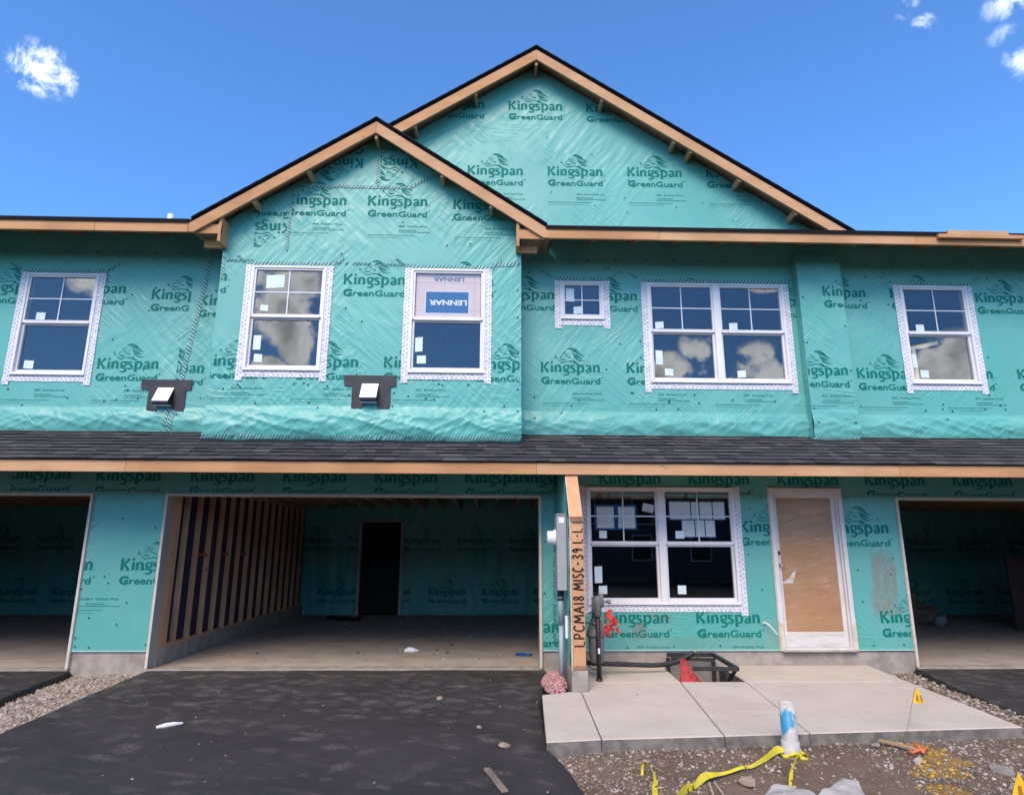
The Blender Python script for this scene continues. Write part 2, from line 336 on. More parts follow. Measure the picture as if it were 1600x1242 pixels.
# ------------------------------------------------------------------ mesh helpers
def link(o, parent=None):
    COL.objects.link(o)
    if parent is not None:
        o.parent = parent
        o.matrix_parent_inverse = Matrix.Translation(-Vector(wloc(parent)))
    return o
def wloc(o): return o.location if o.parent is None else (0, 0, 0)   # parts sit at the world origin of their thing
class MB:
    def __init__(s): s.v = []; s.f = []; s.m = []
    def add(s, vs, fs, mi=0):
        o = len(s.v); s.v += [tuple(v) for v in vs]; s.f += [[i+o for i in f] for f in fs]; s.m += [mi]*len(fs)
    def box(s, x0, x1, y0, y1, z0, z1, mi=0):
        s.add([(x, y, z) for x in (x0, x1) for y in (y0, y1) for z in (z0, z1)],
              [(0, 1, 3, 2), (4, 6, 7, 5), (0, 4, 5, 1), (2, 3, 7, 6), (0, 2, 6, 4), (1, 5, 7, 3)], mi)
    def quad(s, a, b, c, d, mi=0): s.add([a, b, c, d], [(0, 1, 2, 3)], mi)
    def prism(s, poly, ax, a, b, mi=0):
        n = len(poly)
        def P(p, q): return {'y': (p[0], q, p[1]), 'x': (q, p[0], p[1]), 'z': (p[0], p[1], q)}[ax]
        s.add([P(p, a) for p in poly]+[P(p, b) for p in poly],
              [tuple(range(n)), tuple(range(2*n-1, n-1, -1))]+[(i, (i+1) % n, n+(i+1) % n, n+i) for i in range(n)], mi)
    def bar(s, p, q, w, h, mi=0, up=(0, 0, 1)):
        p, q = Vector(p), Vector(q); d = (q-p).normalized(); r = d.cross(Vector(up)).normalized(); u = r.cross(d)
        s.add([c+r*(w/2*a)+u*(h/2*b) for c in (p, q) for a, b in ((-1, -1), (1, -1), (1, 1), (-1, 1))],
              [(0, 1, 2, 3), (7, 6, 5, 4), (0, 4, 5, 1), (1, 5, 6, 2), (2, 6, 7, 3), (3, 7, 4, 0)], mi)
    def tube(s, pts, r, n=10, mi=0, caps=True):
        pts = [Vector(p) for p in pts]; rs = r if isinstance(r, (list, tuple)) else [r]*len(pts)
        vs = []; u = None
        for i, p in enumerate(pts):
            d = (pts[min(i+1, len(pts)-1)]-pts[max(i-1, 0)]).normalized()
            if u is None: u = d.orthogonal().normalized()
            u = (u-d*u.dot(d)).normalized(); w = d.cross(u)
            vs += [p+(u*math.cos(2*math.pi*k/n)+w*math.sin(2*math.pi*k/n))*rs[i] for k in range(n)]
        fs = [(i*n+k, i*n+(k+1) % n, (i+1)*n+(k+1) % n, (i+1)*n+k) for i in range(len(pts)-1) for k in range(n)]
        if caps: fs += [tuple(range(n-1, -1, -1)), tuple(range((len(pts)-1)*n, len(pts)*n))]
        s.add(vs, fs, mi)
    def lathe(s, prof, c, n=20, mi=0, rib=0):
        c = Vector(c); vs = []
        for r, z in prof:
            vs += [c+Vector((math.cos(2*math.pi*k/n)*r*(1+rib*(k % 2)), math.sin(2*math.pi*k/n)*r*(1+rib*(k % 2)), z)) for k in range(n)]
        fs = [(i*n+k, i*n+(k+1) % n, (i+1)*n+(k+1) % n, (i+1)*n+k) for i in range(len(prof)-1) for k in range(n)]
        fs += [tuple(range(n-1, -1, -1)), tuple(range((len(prof)-1)*n, len(prof)*n))]
        s.add(vs, fs, mi)
    def build(s, name, mats, parent=None, smooth=False, bevel=0, fix=True, origin=None):
        me = bpy.data.meshes.new(name)
        o_ = Vector(origin) if origin else Vector((0, 0, 0))
        me.from_pydata([tuple(Vector(v)-o_) for v in s.v] if origin else s.v, [], s.f)
        for x in (mats if isinstance(mats, (list, tuple)) else [mats]): me.materials.append(x)
        me.polygons.foreach_set('material_index', s.m)
        if fix or bevel:
            bm = bmesh.new(); bm.from_mesh(me)
            bmesh.ops.recalc_face_normals(bm, faces=bm.faces)
            if bevel: bmesh.ops.bevel(bm, geom=bm.edges[:], offset=bevel, segments=1, affect='EDGES', clamp_overlap=True)
            bm.to_mesh(me); bm.free()
        if smooth: me.polygons.foreach_set('use_smooth', [True]*len(me.polygons))
        me.update()
        o = bpy.data.objects.new(name, me); o.location = o_
        return link(o, parent)
def tag(o, label=None, cat=None, group=None, kind=None):
    for k, v in (('label', label), ('category', cat), ('group', group), ('kind', kind)):
        if v: o[k] = v
    return o
def thing(name, label, cat, loc=(0, 0, 0), group=None):
    o = bpy.data.objects.new(name, None); o.empty_display_size = .2; o.location = loc; COL.objects.link(o)
    return tag(o, label, cat, group)
def dup(root, loc, label):
    r = root.copy(); r.location = loc; COL.objects.link(r); r['label'] = label
    for ch in list(root.children):
        c = ch.copy(); COL.objects.link(c); c.parent = r; c.matrix_parent_inverse = ch.matrix_parent_inverse.copy()
    return r
def catmull(pts, k=4):
    P = [Vector(p) for p in pts]; out = []
    for i in range(len(P)-1):
        a, b, c, d = P[max(i-1, 0)], P[i], P[i+1], P[min(i+2, len(P)-1)]
        for j in range(k):
            t = j/k; out.append(.5*((2*b)+(c-a)*t+(2*a-5*b+4*c-d)*t*t+(3*b-a-3*c+d)*t**3))
    return out+[P[-1]]

# ------------------------------------------------------------------ print on the wrap: flat templates (x, z, lift) + faces
def ribbon(pts, ws, k=4):
    """a brush stroke: points (x, z) with a width at each point"""
    P = catmull([(p[0], p[1], w) for p, w in zip(pts, ws)], k) if k > 1 else [Vector((p[0], p[1], w)) for p, w in zip(pts, ws)]
    vs = []
    for i, p in enumerate(P):
        a, b = P[max(i-1, 0)], P[min(i+1, len(P)-1)]
        d = Vector((b[0]-a[0], b[1]-a[1])); d = d.normalized() if d.length > 1e-9 else Vector((1, 0))
        nx, nz = -d[1]*p[2]/2, d[0]*p[2]/2
        vs += [(p[0]+nx, p[1]+nz), (p[0]-nx, p[1]-nz)]
    return vs, [(2*i, 2*i+1, 2*i+3, 2*i+2) for i in range(len(P)-1)]
def font_flat(text, width=None, size=.1, off=0.0, res=3):
    cu = bpy.data.curves.new('t', 'FONT'); cu.body = text; cu.size = size; cu.offset = off; cu.resolution_u = res
    ob = bpy.data.objects.new('t', cu); COL.objects.link(ob); bpy.context.view_layer.update()
    me = bpy.data.meshes.new_from_object(ob.evaluated_get(bpy.context.evaluated_depsgraph_get()))
    vs = [(v.co.x, v.co.y) for v in me.vertices]; fs = [tuple(p.vertices) for p in me.polygons]
    bpy.data.objects.remove(ob); bpy.data.curves.remove(cu); bpy.data.meshes.remove(me)
    x0 = min(v[0] for v in vs); x1 = max(v[0] for v in vs); k = width/(x1-x0) if width else 1
    return [((v[0]-x0)*k, v[1]) for v in vs], fs
class Flat:
    def __init__(s): s.v = []; s.f = []; s.k = 0
    def put(s, vf, dx=0, dz=0, sc=1):
        o = len(s.v); s.k += 1
        for v in vf[0]: s.v.append((v[0]*sc+dx, v[1]*sc+dz, .00012*(s.k % 14)))
        for f in vf[1]:
            a = 0
            for i in range(len(f)):
                p, q = s.v[f[i]+o], s.v[f[(i+1) % len(f)]+o]; a += p[0]*q[1]-q[0]*p[1]
            s.f.append(tuple(i+o for i in (f if a > 0 else reversed(f))))
    def cut(s, step):
        bm = bmesh.new(); vv = [bm.verts.new(v) for v in s.v]
        for f in s.f:
            try: bm.faces.new([vv[i] for i in f])
            except ValueError: pass
        xs = [v[0] for v in s.v]; zs = [v[1] for v in s.v]
        for lo, hi, n in ((min(xs), max(xs), (1, 0, 0)), (min(zs), max(zs), (0, 1, 0))):
            t = lo+step
            while t < hi:
                bmesh.ops.bisect_plane(bm, geom=bm.verts[:]+bm.edges[:]+bm.faces[:], plane_co=tuple(t*q for q in n), plane_no=n); t += step
        return s._from(bm)
    def clip(s, x0=None, x1=None, z0=None, z1=None):
        bm = bmesh.new(); vv = [bm.verts.new(v) for v in s.v]
        for f in s.f:
            try: bm.faces.new([vv[i] for i in f])
            except ValueError: pass
        for c, n in ((x0, (-1, 0, 0)), (x1, (1, 0, 0)), (z0, (0, -1, 0)), (z1, (0, 1, 0))):
            if c is None: continue
            bmesh.ops.bisect_plane(bm, geom=bm.verts[:]+bm.edges[:]+bm.faces[:], plane_co=tuple(abs(q)*c for q in n), plane_no=n, clear_outer=True)
        return s._from(bm)
    def _from(s, bm):
        r = Flat(); bm.verts.index_update(); r.v = [tuple(v.co) for v in bm.verts]; r.f = [tuple(v.index for v in f.verts) for f in bm.faces]; bm.free(); return r
def S(x, y): return ((x-118)*.000764, (567+.0115*(x-118)-y)*.000764)
def st(F, pts, ws, k=4):
    F.put(ribbon([S(*p) for p in pts], [w*.000764 for w in ws], k))
def disc(F, c, r, n=14):
    c = S(*c); r *= .000764
    F.put(([(c[0]+r*math.cos(6.2832*i/n), c[1]+r*math.sin(6.2832*i/n)) for i in range(n)], [tuple(range(n))]))
word = Flat()
st(word, [(141, 372), (139, 400), (139, 520), (139, 563)], [54, 44, 42, 52], 2)                       # K
st(word, [(252, 374), (222, 408), (166, 468)], [46, 34, 26], 3); st(word, [(170, 452), (205, 500), (254, 562)], [26, 40, 58], 3)
st(word, [(322, 434), (322, 470), (322, 563)], [52, 44, 50], 2); disc(word, (321, 385), 23)            # i
st(word, [(391, 434), (391, 470), (391, 563)], [50, 44, 50], 2)                                        # n
st(word, [(402, 462), (430, 441), (456, 446), (474, 476), (474, 563)], [14, 30, 42, 46, 50], 4)
st(word, [(600, 440), (556, 446), (538, 477), (556, 508), (584, 513), (612, 506), (630, 477), (612, 446), (584, 440)], [20, 30, 36, 30, 20, 30, 36, 30, 20], 4)   # g
st(word, [(618, 448), (652, 440)], [26, 22], 1)
st(word, [(560, 508), (540, 530), (556, 548), (600, 553), (630, 578), (612, 612), (570, 622), (532, 612)], [16, 24, 28, 36, 40, 30, 24, 22], 4)
st(word, [(742, 452), (706, 440), (676, 452), (680, 482), (720, 507), (742, 536), (722, 562), (690, 568), (660, 556)], [24, 24, 32, 38, 42, 38, 30, 24, 26], 4)  # s
st(word, [(803, 436), (803, 500), (803, 627)], [50, 46, 52], 2)                                        # p
st(word, [(812, 462), (846, 443), (884, 456), (899, 502), (884, 550), (850, 566), (818, 556)], [14, 28, 42, 46, 38, 24, 16], 4)
st(word, [(952, 462), (984, 444), (1016, 452), (1030, 486), (1030, 570)], [24, 26, 36, 44, 48], 4)     # a
st(word, [(1018, 508), (980, 514), (957, 540), (972, 566), (1000, 562), (1020, 544)], [18, 28, 38, 30, 22, 14], 4)
st(word, [(1098, 440), (1098, 480), (1098, 571)], [50, 44, 50], 2)                                     # n
st(word, [(1109, 468), (1137, 447), (1163, 452), (1181, 482), (1181, 572)], [14, 30, 42, 46, 50], 4)
disc(word, (1247, 560), 9, 8)
emblem = Flat()
for p_, w_ in (([(600, 137), (660, 113), (740, 125), (832, 187)], [6, 22, 22, 3]), ([(640, 130), (715, 150), (780, 165), (835, 190)], [3, 14, 14, 3]),
               ([(690, 168), (760, 184), (830, 218), (926, 270)], [4, 17, 22, 3]), ([(700, 196), (760, 250), (820, 285), (886, 302)], [4, 22, 26, 3]),
               ([(712, 225), (768, 300), (838, 344), (940, 349)], [4, 24, 17, 3]), ([(735, 208), (800, 240), (865, 265)], [3, 7, 2]),
               ([(430, 318), (478, 360), (520, 384), (578, 367), (640, 357), (715, 374), (772, 405), (852, 428)], [6, 14, 14, 10, 12, 18, 22, 8]),
               ([(400, 254), (386, 286), (412, 300), (428, 292)], [14, 20, 10, 5]), ([(470, 300), (520, 324), (578, 320)], [6, 20, 6]), ([(470, 290), (496, 262), (535, 245)], [5, 9, 5]),
               ([(528, 212), (545, 190), (590, 178)], [5, 9, 5]), ([(545, 212), (578, 232), (572, 252)], [6, 13, 6]), ([(588, 190), (624, 222)], [5, 9]),
               ([(606, 268), (645, 292), (686, 298)], [5, 11, 6]), ([(655, 258), (668, 288)], [5, 9]), ([(560, 250), (600, 262), (612, 285)], [4, 7, 4]), ([(716, 340), (752, 374), (795, 412)], [14, 22, 6]), ([(520, 205), (535, 222)], [4, 8])):
    st(emblem, p_, w_)
guard = Flat()
g1 = font_flat('G', .118, .137, .0068); guard.put(g1, .002, -.166)
g2 = font_flat('reenGuard', .697, .122, .0024); guard.put(g2, .134, -.166)
disc(guard, (1244, 678), 14, 8)
full = Flat()
for q in (word, emblem, guard): full.put((q.v, q.f))
fullc = full.cut(.03)
wordg = Flat(); wordg.put((word.v, word.f)); wordg.put((guard.v, guard.f)); wordgc = wordg.cut(.03)
small = Flat()
small.put(font_flat('MAX', .085, .034, .0008, 2)); small.put(font_flat('Building Wrap', .29, .034, .0004, 2), .115)
def dline(x0, x1, z, h):
    x = x0
    while x < x1:
        w = random.uniform(.02, .06); small.put(([(x, z), (min(x+w, x1), z), (min(x+w, x1), z+h), (x, z+h)], [(0, 1, 2, 3)])); x += w+.008
dline(0, .24, -.055, .009); dline(0, .44, -.082, .008); dline(-.42, .22, -.130, .007); dline(-.42, .1, -.165, .004)
smallc = small.cut(.06)

# ------------------------------------------------------------------ wrinkled wrap
def fold(x, z, sd, amp):
    a = noise.noise((x*.8, z*.8, sd+3.1)); b = noise.noise((x*.7, z*.9, sd+9.7))
    h = noise.noise((x*1.1, z*1.3, sd))*.004
    if a > -.25:
        u, v = x*.62+z*.78, -x*.78+z*.62
        r = 1-abs(noise.noise((u*1.7, v*15, sd+1.3))); h += amp*min(1, (a+.25)*2.2)*(r**6)
    if b > -.15:
        u, v = x*.70-z*.71, x*.71+z*.70
        r = 1-abs(noise.noise((u*1.5, v*14, sd+5.2))); h += amp*min(1, (b+.15)*2.2)*(r**6)
    return h
def make_h(sd, amp, apron=None):
    cache = {}
    def h(x, z):
        k = (round(x, 4), round(z, 4))
        if k in cache: return cache[k]
        v = .006+fold(x, z, sd, amp)
        if apron:
            z0, ah, ab = apron
            t = (z-z0)/ah
            if t < 1:
                t = max(t, 0); e = math.sin(math.pi*min(1, t*1.02))**.8
                v += ab*e*(.75+.6*noise.noise((x*1.4, z*.7, sd+20)))
                wx = x+.25*noise.noise((x*1.1, z*2, sd+60))
                v += e*.020*noise.noise((wx*1.5+z*1.2, z*6+x*.9, sd+31)) + e*.019*(1-abs(noise.noise((wx*.9, z*7+wx*1.9, sd+40))))**7 + e*.013*(1-abs(noise.noise((wx*1.6, z*8-wx*3.1, sd+47))))**8 + e*.006*(1-abs(noise.noise((wx*5, z*4+wx*2, sd+53))))**6
        cache[k] = v
        return v
    return h
def holes_in(holes, x, z, pad=0): return any(a-pad < x < b+pad and c-pad < z < d+pad for a, b, c, d in holes)
WM = None
def wrap_wall(name, parent, x0, x1, z0, z1, Y, h, holes=(), top=None, step=.03, mats=None, side=None):
    """sheet of wrap in the plane y=Y facing -y; returns the mesh builder so print can be added"""
    mb = MB(); nx = max(2, round((x1-x0)/step)); nz = max(2, round((z1-z0)/step)); idx = {}
    def vert(i, k):
        if (i, k) not in idx:
            x = x0+(x1-x0)*i/nx; z = z0+(z1-z0)*k/nz; zz_ = z
            if k == 0: zz_ = z+.012*noise.noise((x*2.3, 0, 4.4))-.004
            idx[i, k] = len(mb.v); mb.v.append((x, Y-h(x, z), zz_))
        return idx[i, k]
    for i in range(nx):
        for k in range(nz):
            x = x0+(x1-x0)*(i+.5)/nx; z = z0+(z1-z0)*(k+.5)/nz
            if holes_in(holes, x, z) or (top and z > top(x)): continue
            mb.f.append([vert(i, k), vert(i+1, k), vert(i+1, k+1), vert(i, k+1)]); mb.m.append(0)
    mb.Y = Y; mb.h = h; mb.holes = holes; mb.top = top
    return mb
def stamp(mb, F, x, z, mi=1, rot=False, lift=.0045, sc=1.0, clip=None):
    if clip:
        c = dict(clip)
        G = Flat(); G.v = [((x-v[0]*sc, z-v[1]*sc, v[2]) if rot else (x+v[0]*sc, z+v[1]*sc, v[2])) for v in F.v]; G.f = F.f
        G = G.clip(**c); pts = G.v; fs = G.f
    else:
        pts = [((x-v[0]*sc, z-v[1]*sc, v[2]) if rot else (x+v[0]*sc, z+v[1]*sc, v[2])) for v in F.v]; fs = F.f
    fs = [f for f in fs if not holes_in(mb.holes, sum(pts[i][0] for i in f)/len(f), sum(pts[i][1] for i in f)/len(f), -.005)]
    if mb.top: fs = [f for f in fs if sum(pts[i][1] for i in f)/len(f) < mb.top(sum(pts[i][0] for i in f)/len(f))-.03]
    mb.add([(p[0], mb.Y-mb.h(p[0], p[1])-lift-p[2], p[1]) for p in pts], fs, mi)
def nail(mb, x, z, mi=3, r=.0125):
    y = mb.Y-mb.h(x, z)-.007; n = 8
    mb.add([(x+r*math.cos(6.2832*i/n), y, z+r*math.sin(6.2832*i/n)) for i in range(n)], [tuple(range(n))], mi)
def dashes(mb, p, q, w=.055, pitch_=.046, lift=.009, slant=.8, skip=0.0, light=True, flip=1):
    p, q = Vector(p), Vector(q); L = (q-p).length; d = (q-p)/L; n = Vector((-d[1], d[0])); t = 0.0; i = 0; pitch = pitch_*1.0
    while t < L-pitch*.3:
        if random.random() >= skip:
            for mi, t0, t1, wd in ((4, .04, .46, 1.0), (5, .52, .96, .95)):
                if mi == 4 and not light: continue
                vs = []
                for tt, s_ in ((t0, -1), (t1, -1), (t1, 1), (t0, 1)):
                    c = p+d*(t+pitch*tt+s_*flip*pitch*slant/2)+n*(s_*w*.95*wd/2*random.uniform(.75, 1.1)); vs.append((c[0], mb.Y-mb.h(c[0], c[1])-lift, c[1]))
                mb.add(vs, [(0, 1, 2, 3)], mi)
        t += pitch; i += 1
WMATS = [WRAP, PRINT, PRINT2, NAIL, DASHL, DASHD]
GMATS = [WRAPG, PRINT, PRINT2, NAIL, DASHL, DASHD]

# ================================================================== THE TOWNHOUSE ROW
house = thing('townhouse', 'two-storey townhouse row under construction, wrapped in aqua printed housewrap with raw lumber eaves', 'house', (4.9, 0, 0))
HX0, HX1 = -9.6, 18.6
# ---- window positions: (x0, x1, z0, z1, Y)
WIN = {'left': (-2.33, -1.33, 3.75, 5.24, 0), 'bay_a': (.975, 1.975, 3.725, 5.20, -.45), 'bay_b': (3.125, 4.135, 3.715, 5.19, -.45),
       'small': (5.215, 5.83, 4.655, 5.235, 0), 'double': (6.47, 8.46, 3.735, 5.23, 0), 'right': (10.20, 11.20, 3.755, 5.245, 0), 'ground': (5.515, 7.505, .765, 2.275, 0)}
def hole(k, pad=.02):
    a, b, c, d, _ = WIN[k]; return (a+pad, b-pad, c+pad, d-pad)

# ---- main upper wall
hU = make_h(11.0, .0062, (2.95, .36, .040))
up = wrap_wall('upper_wall', house, HX0, HX1, 2.95, 5.97, 0, hU, [hole(k) for k in ('left', 'small', 'double', 'right')]+[(.72, 4.5, 2.8, 6.2)], step=.022)
for x, z, c in ((-1.78, 4.95, None), (-.575, 4.87, {'x1': -.03}), (.10, 4.79, None), (-1.185, 3.85, None), (-.56, 3.80, {'x0': -.10, 'x1': .5}), (-2.38, 3.85, None), (-2.98, 4.95, None),
                (4.29, 4.95, None), (5.49, 4.95, None), (6.69, 4.95, None), (8.86, 5.05, {'x0': 9.28}), (10.06, 5.05, None), (11.33, 5.00, None),
                (4.92, 3.87, None), (6.13, 3.87, None), (9.42, 3.83, None), (10.56, 3.84, None), (11.76, 3.84, None), (8.03, 4.9, {'x0': 8.55, 'x1': 8.68})):
    stamp(up, fullc, x, z, clip=c)
for x, z in ((-1.97, 3.53), (-.77, 3.53), (5.36, 3.555), (6.56, 3.555), (7.77, 3.555), (9.88, 3.54), (11.08, 3.54)): stamp(up, smallc, x, z, 2, lift=.0055)
dashes(up, (.22, 5.75), (-.10, 3.0), .07, .05); dashes(up, (-.14, 3.30), (-.18, 2.97), .05, .05, skip=.3)
for k in ('left', 'small', 'double', 'right'):
    a, b, c, d, _ = WIN[k]
    dashes(up, (a-.10, d+.035), (b+.10, d+.035), .06, .05)
    dashes(up, (a-.09, d+.04), (a-.24, d+.13), .045, .04, light=False, skip=.15); dashes(up, (b+.09, d+.04), (b+.24, d+.15), .045, .04, light=False, skip=.15)
dashes(up, (HX0, 2.965), (.5, 2.965), .035, .04, light=True, skip=.2); dashes(up, (4.7, 2.968), (8.6, 2.968), .035, .04, skip=.25); dashes(up, (9.28, 2.966), (HX1, 2.966), .035, .04, skip=.25)
dashes(up, (9.36, 5.55), (9.33, 4.45), .05, .045)
x = HX0
while x < HX1:
    if not (.5 < x < 4.7): nail(up, x, 5.57+random.uniform(-.012, .012))
    x += random.uniform(.36, .46)
random.seed(21)
for i in range(150):
    x, z = random.uniform(-2.9, 12.4), random.choice((random.uniform(3.2, 5.45), random.uniform(3.2, 3.65)))
    if .4 < x < 4.65 or any(holes_in([WIN[k][:4]], x, z, .13) for k in ('left', 'small', 'double', 'right')) or 8.5 < x < 9.4: continue
    nail(up, x, z)
upper = up.build('upper_wall', WMATS, house, True, fix=False)
# dark flashing strip at the wall's foot, and interior lining
fl = MB(); fl.box(HX0, .5, -.002, .01, 2.83, 2.985); fl.box(4.66, HX1, -.002, .01, 2.83, 2.985); fl.box(.535, 4.635, -.452, -.44, 2.66, 2.85)
fl.build('base_flashing', mk('flashing_strip', (.008, .009, .016), (.016, .016, .026), 14, .5, .3), house)

# ---- projecting bay
BX0, BX1 = .545, 4.625
def bay_top(x): return 7.20-.667*abs(x-2.585)+.02
hB = make_h(27.0, .0066, (2.81, .44, .050))
by = wrap_wall('bay_wall', house, BX0, BX1, 2.812, 7.25, -.45, hB, [hole('bay_a'), hole('bay_b')], top=bay_top, step=.02)
for x, z, c in ((1.345, 6.13, {'x0': 1.43}), (2.475, 6.135, None), (3.67, 6.10, {'x1': 4.58}), (2.21, 4.95, None), (3.41, 4.95, None), (-.19, 4.97, {'x0': .56}), (.455, 3.78, {'x0': .56}), (1.64, 3.78, None), (2.81, 3.78, None), (4.0, 3.775, {'x1': 4.60})):
    stamp(by, fullc, x, z, clip=c)
stamp(by, fullc, 2.37, 6.87, rot=True, clip={'z1': 7.05}); stamp(by, fullc, 3.14, 6.885, rot=True, clip={'x0': 2.62, 'z1': 7.1}); stamp(by, fullc, 1.43, 5.84, rot=True, clip={'x0': .95, 'x1': 1.41})
for x, z in ((.85, 3.475), (2.04, 3.475), (1.73, 5.83), (2.92, 5.815)): stamp(by, smallc, x, z, 2, lift=.0055)
stamp(by, smallc, 3.24, 3.475, 2, lift=.0055, clip={'x1': 4.6}); stamp(by, smallc, 4.12, 5.80, 2, lift=.0055, clip={'x1': 4.6})
dashes(by, (2.585, 7.1), (2.585, 6.42), .05, .045, flip=-1); dashes(by, (1.42, 6.42), (3.05, 6.42), .05, .05); dashes(by, (3.05, 6.42), (3.45, 6.66), .055, .05)
dashes(by, (1.42, 6.42), (.95, 6.12), .05, .05, light=False, skip=.2); dashes(by, (1.42, 6.38), (1.40, 5.45), .045, .045); dashes(by, (.57, 5.45), (.57, 5.0), .04, .05, skip=.1)
dashes(by, (.60, 5.27), (.95, 5.27), .05, .05, light=False); dashes(by, (2.0, 5.26), (3.1, 5.24), .045, .05, light=False, skip=.25); dashes(by, (4.2, 5.26), (4.58, 5.28), .06, .05)
for k in ('bay_a', 'bay_b'):
    a, b, c, d, _ = WIN[k]
    dashes(by, (a-.10, d+.035), (b+.10, d+.035), .06, .05)
    dashes(by, (a-.09, d+.04), (a-.22, d+.14), .045, .04, light=False, skip=.1); dashes(by, (b+.09, d+.04), (b+.22, d+.14), .045, .04, skip=.1)
dashes(by, (BX0, 2.842), (BX1, 2.842), .046, .040, skip=.06)
for i in range(40):
    x, z = random.uniform(.65, 4.55), random.choice((random.uniform(3.2, 3.6), random.uniform(3.2, 6.2)))
    if not any(holes_in([WIN[k][:4]], x, z, .13) for k in ('bay_a', 'bay_b')): nail(by, x, z)
for z in (5.3, 4.9, 4.5, 4.0, 3.5, 3.2): nail(by, 4.58, z)
by.build('bay_wall', WMATS, house, True, fix=False)
bs = MB()      # bay cheeks and underside
def cheek(X, sgn):
    n = 30
    for i in range(6):
        for k in range(100):
            y0, y1 = -.45+.46*i/6, -.45+.46*(i+1)/6; za, zb = 2.78+2.95*k/100, 2.78+2.95*(k+1)/100
            def q(y, z): return (X+sgn*(.002+.006*noise.noise((y*4, z*2.2, 8))*min(1, (y+.45)*9)), y-(.004 if y < -.44 else 0), z)
            bs.quad(q(y0, za), q(y1, za), q(y1, zb), q(y0, zb))
cheek(BX1, 1); cheek(BX0, -1); bs.box(BX0+.01, BX1-.01, -.44, 0, 2.785, 2.80)
bs.build('bay_cheek', [WRAP], house, True)

# ---- big front gable above the eaves
GX = 4.865
def gab_top(x): return 8.83-.655*abs(x-GX)
hG = make_h(43.0, .0066)
gw = wrap_wall('gable_wall', house, .6, 9.15, 5.93, 8.85, -.012, hG, top=gab_top, step=.024)
for x, z, c in ((4.45, 8.06, None), (5.655, 8.045, None), (3.245, 8.06, None), (3.84, 6.93, None), (5.045, 6.94, None), (6.255, 6.95, None), (7.46, 6.955, None), (2.64, 6.93, None)): stamp(gw, fullc, x, z, clip=c)
for x, z in ((4.27, 6.61), (5.475, 6.625), (6.685, 6.635), (7.89, 6.64)): stamp(gw, smallc, x, z, 2, lift=.0055)
for i in range(16): nail(gw, random.uniform(3, 8), random.uniform(6.2, 7.6), r=.01)
gw.build('gable_wall', WMATS, house, True, fix=False)

# ---- narrow chase on the right half
hC = make_h(61.0, .006, (2.93, .42, .030))
ch = wrap_wall('chase', house, 8.63, 9.275, 2.92, 5.63, -.15, hC, step=.025)
stamp(ch, fullc, 8.975, 5.005, clip={'x1': 9.262}); stamp(ch, fullc, 8.375, 3.825, clip={'x0': 8.64}); stamp(ch, smallc, 8.80, 3.52, 2, lift=.0055, clip={'x1': 9.262})
dashes(ch, (8.64, 2.94), (9.26, 2.94), .035, .045)
for x, z in ((8.67, 5.56), (8.95, 5.6), (9.23, 5.56), (8.68, 4.98), (8.67, 4.3), (8.67, 3.35), (9.24, 4.55), (9.25, 3.9), (8.70, 3.15), (9.22, 3.15)): nail(ch, x, z)
for k in range(70):
    za, zb = 2.925+2.7*k/70, 2.925+2.7*(k+1)/70
    f_ = lambda z: .012*noise.noise((1.0, z*1.6, 70))
    for X, sg in ((8.63, -1), (9.275, 1)):
        ch.quad((X, -.153, za), (X+sg*f_(za), -.08, za), (X+sg*f_(zb), -.08, zb), (X, -.153, zb), 0); ch.quad((X+sg*f_(za), -.08, za), (X, -.004, za), (X, -.004, zb), (X+sg*f_(zb), -.08, zb), 0)
ch.box(8.635, 9.27, -.15, -.004, 5.615, 5.632, 0)
ch.build('chase', WMATS, house, True, fix=False)

# ---- ground-floor wall
OPEN = [(-5.88, -.994), (0, 4.88), (9.757, 14.64)]; OT = 2.125
DOOR = (7.985, 8.985, .20, 2.275)
hg = make_h(77.0, .0030)
gholes = [(a, b, -1, OT) for a, b in OPEN]+[hole('ground'), (DOOR[0]+.02, DOOR[1]-.02, 0, DOOR[3]-.02)]
gd = wrap_wall('ground_wall', house, HX0, HX1, .205, 2.62, 0, hg, gholes, step=.03)
HDR = {'z0': 2.175}
for x in (-4.56, -3.36, -.965, .26, 1.475, 2.685, 3.895, 5.70, 6.915, 8.14, 9.345, 10.57, 11.78): stamp(gd, fullc, x, 2.315, clip=HDR)
stamp(gd, fullc, -2.14, 2.33, clip={'x0': -2.05, 'z0': 2.175}); stamp(gd, fullc, 4.58, 2.315, clip={'x0': 4.72, 'x1': 5.13, 'z0': 2.175})
for x, z, c in ((-.495, 1.175, {'x1': -.03}), (-1.68, 1.175, {'x0': -.95}), (4.30, .42, {'x0': 4.92, 'x1': 5.12}), (7.57, 1.685, {'x1': 7.98}), (8.755, 1.675, {'x0': 8.99, 'x1': 9.74}), (9.335, .535, {'x1': 9.73})): stamp(gd, fullc, x, z, clip=c)
for x in (5.715, 6.91): stamp(gd, wordgc, x, .53)
for x, z, c in ((6.13, .235, None), (7.36, .235, {'x1': 7.95}), (-.87, .82, {'x1': -.04}), (-1.25, .82, {'x0': -.95, 'x1': -.04})): stamp(gd, smallc, x, z, 2, lift=.0055, clip=dict(c or {}, z0=.215))
for a, b in ((HX0, 5.13), (5.27, 7.98), (8.99, HX1)): dashes(gd, (a, 2.165), (b, 2.160), .052, .036, skip=.12, slant=1.0)
dashes(gd, (5.10, 2.5), (5.07, .3), .05, .045, light=False, skip=.15)
x = HX0
while x < HX1:
    nail(gd, x, 2.40+random.uniform(-.06, .06), r=.010); x += random.uniform(.4, .9)
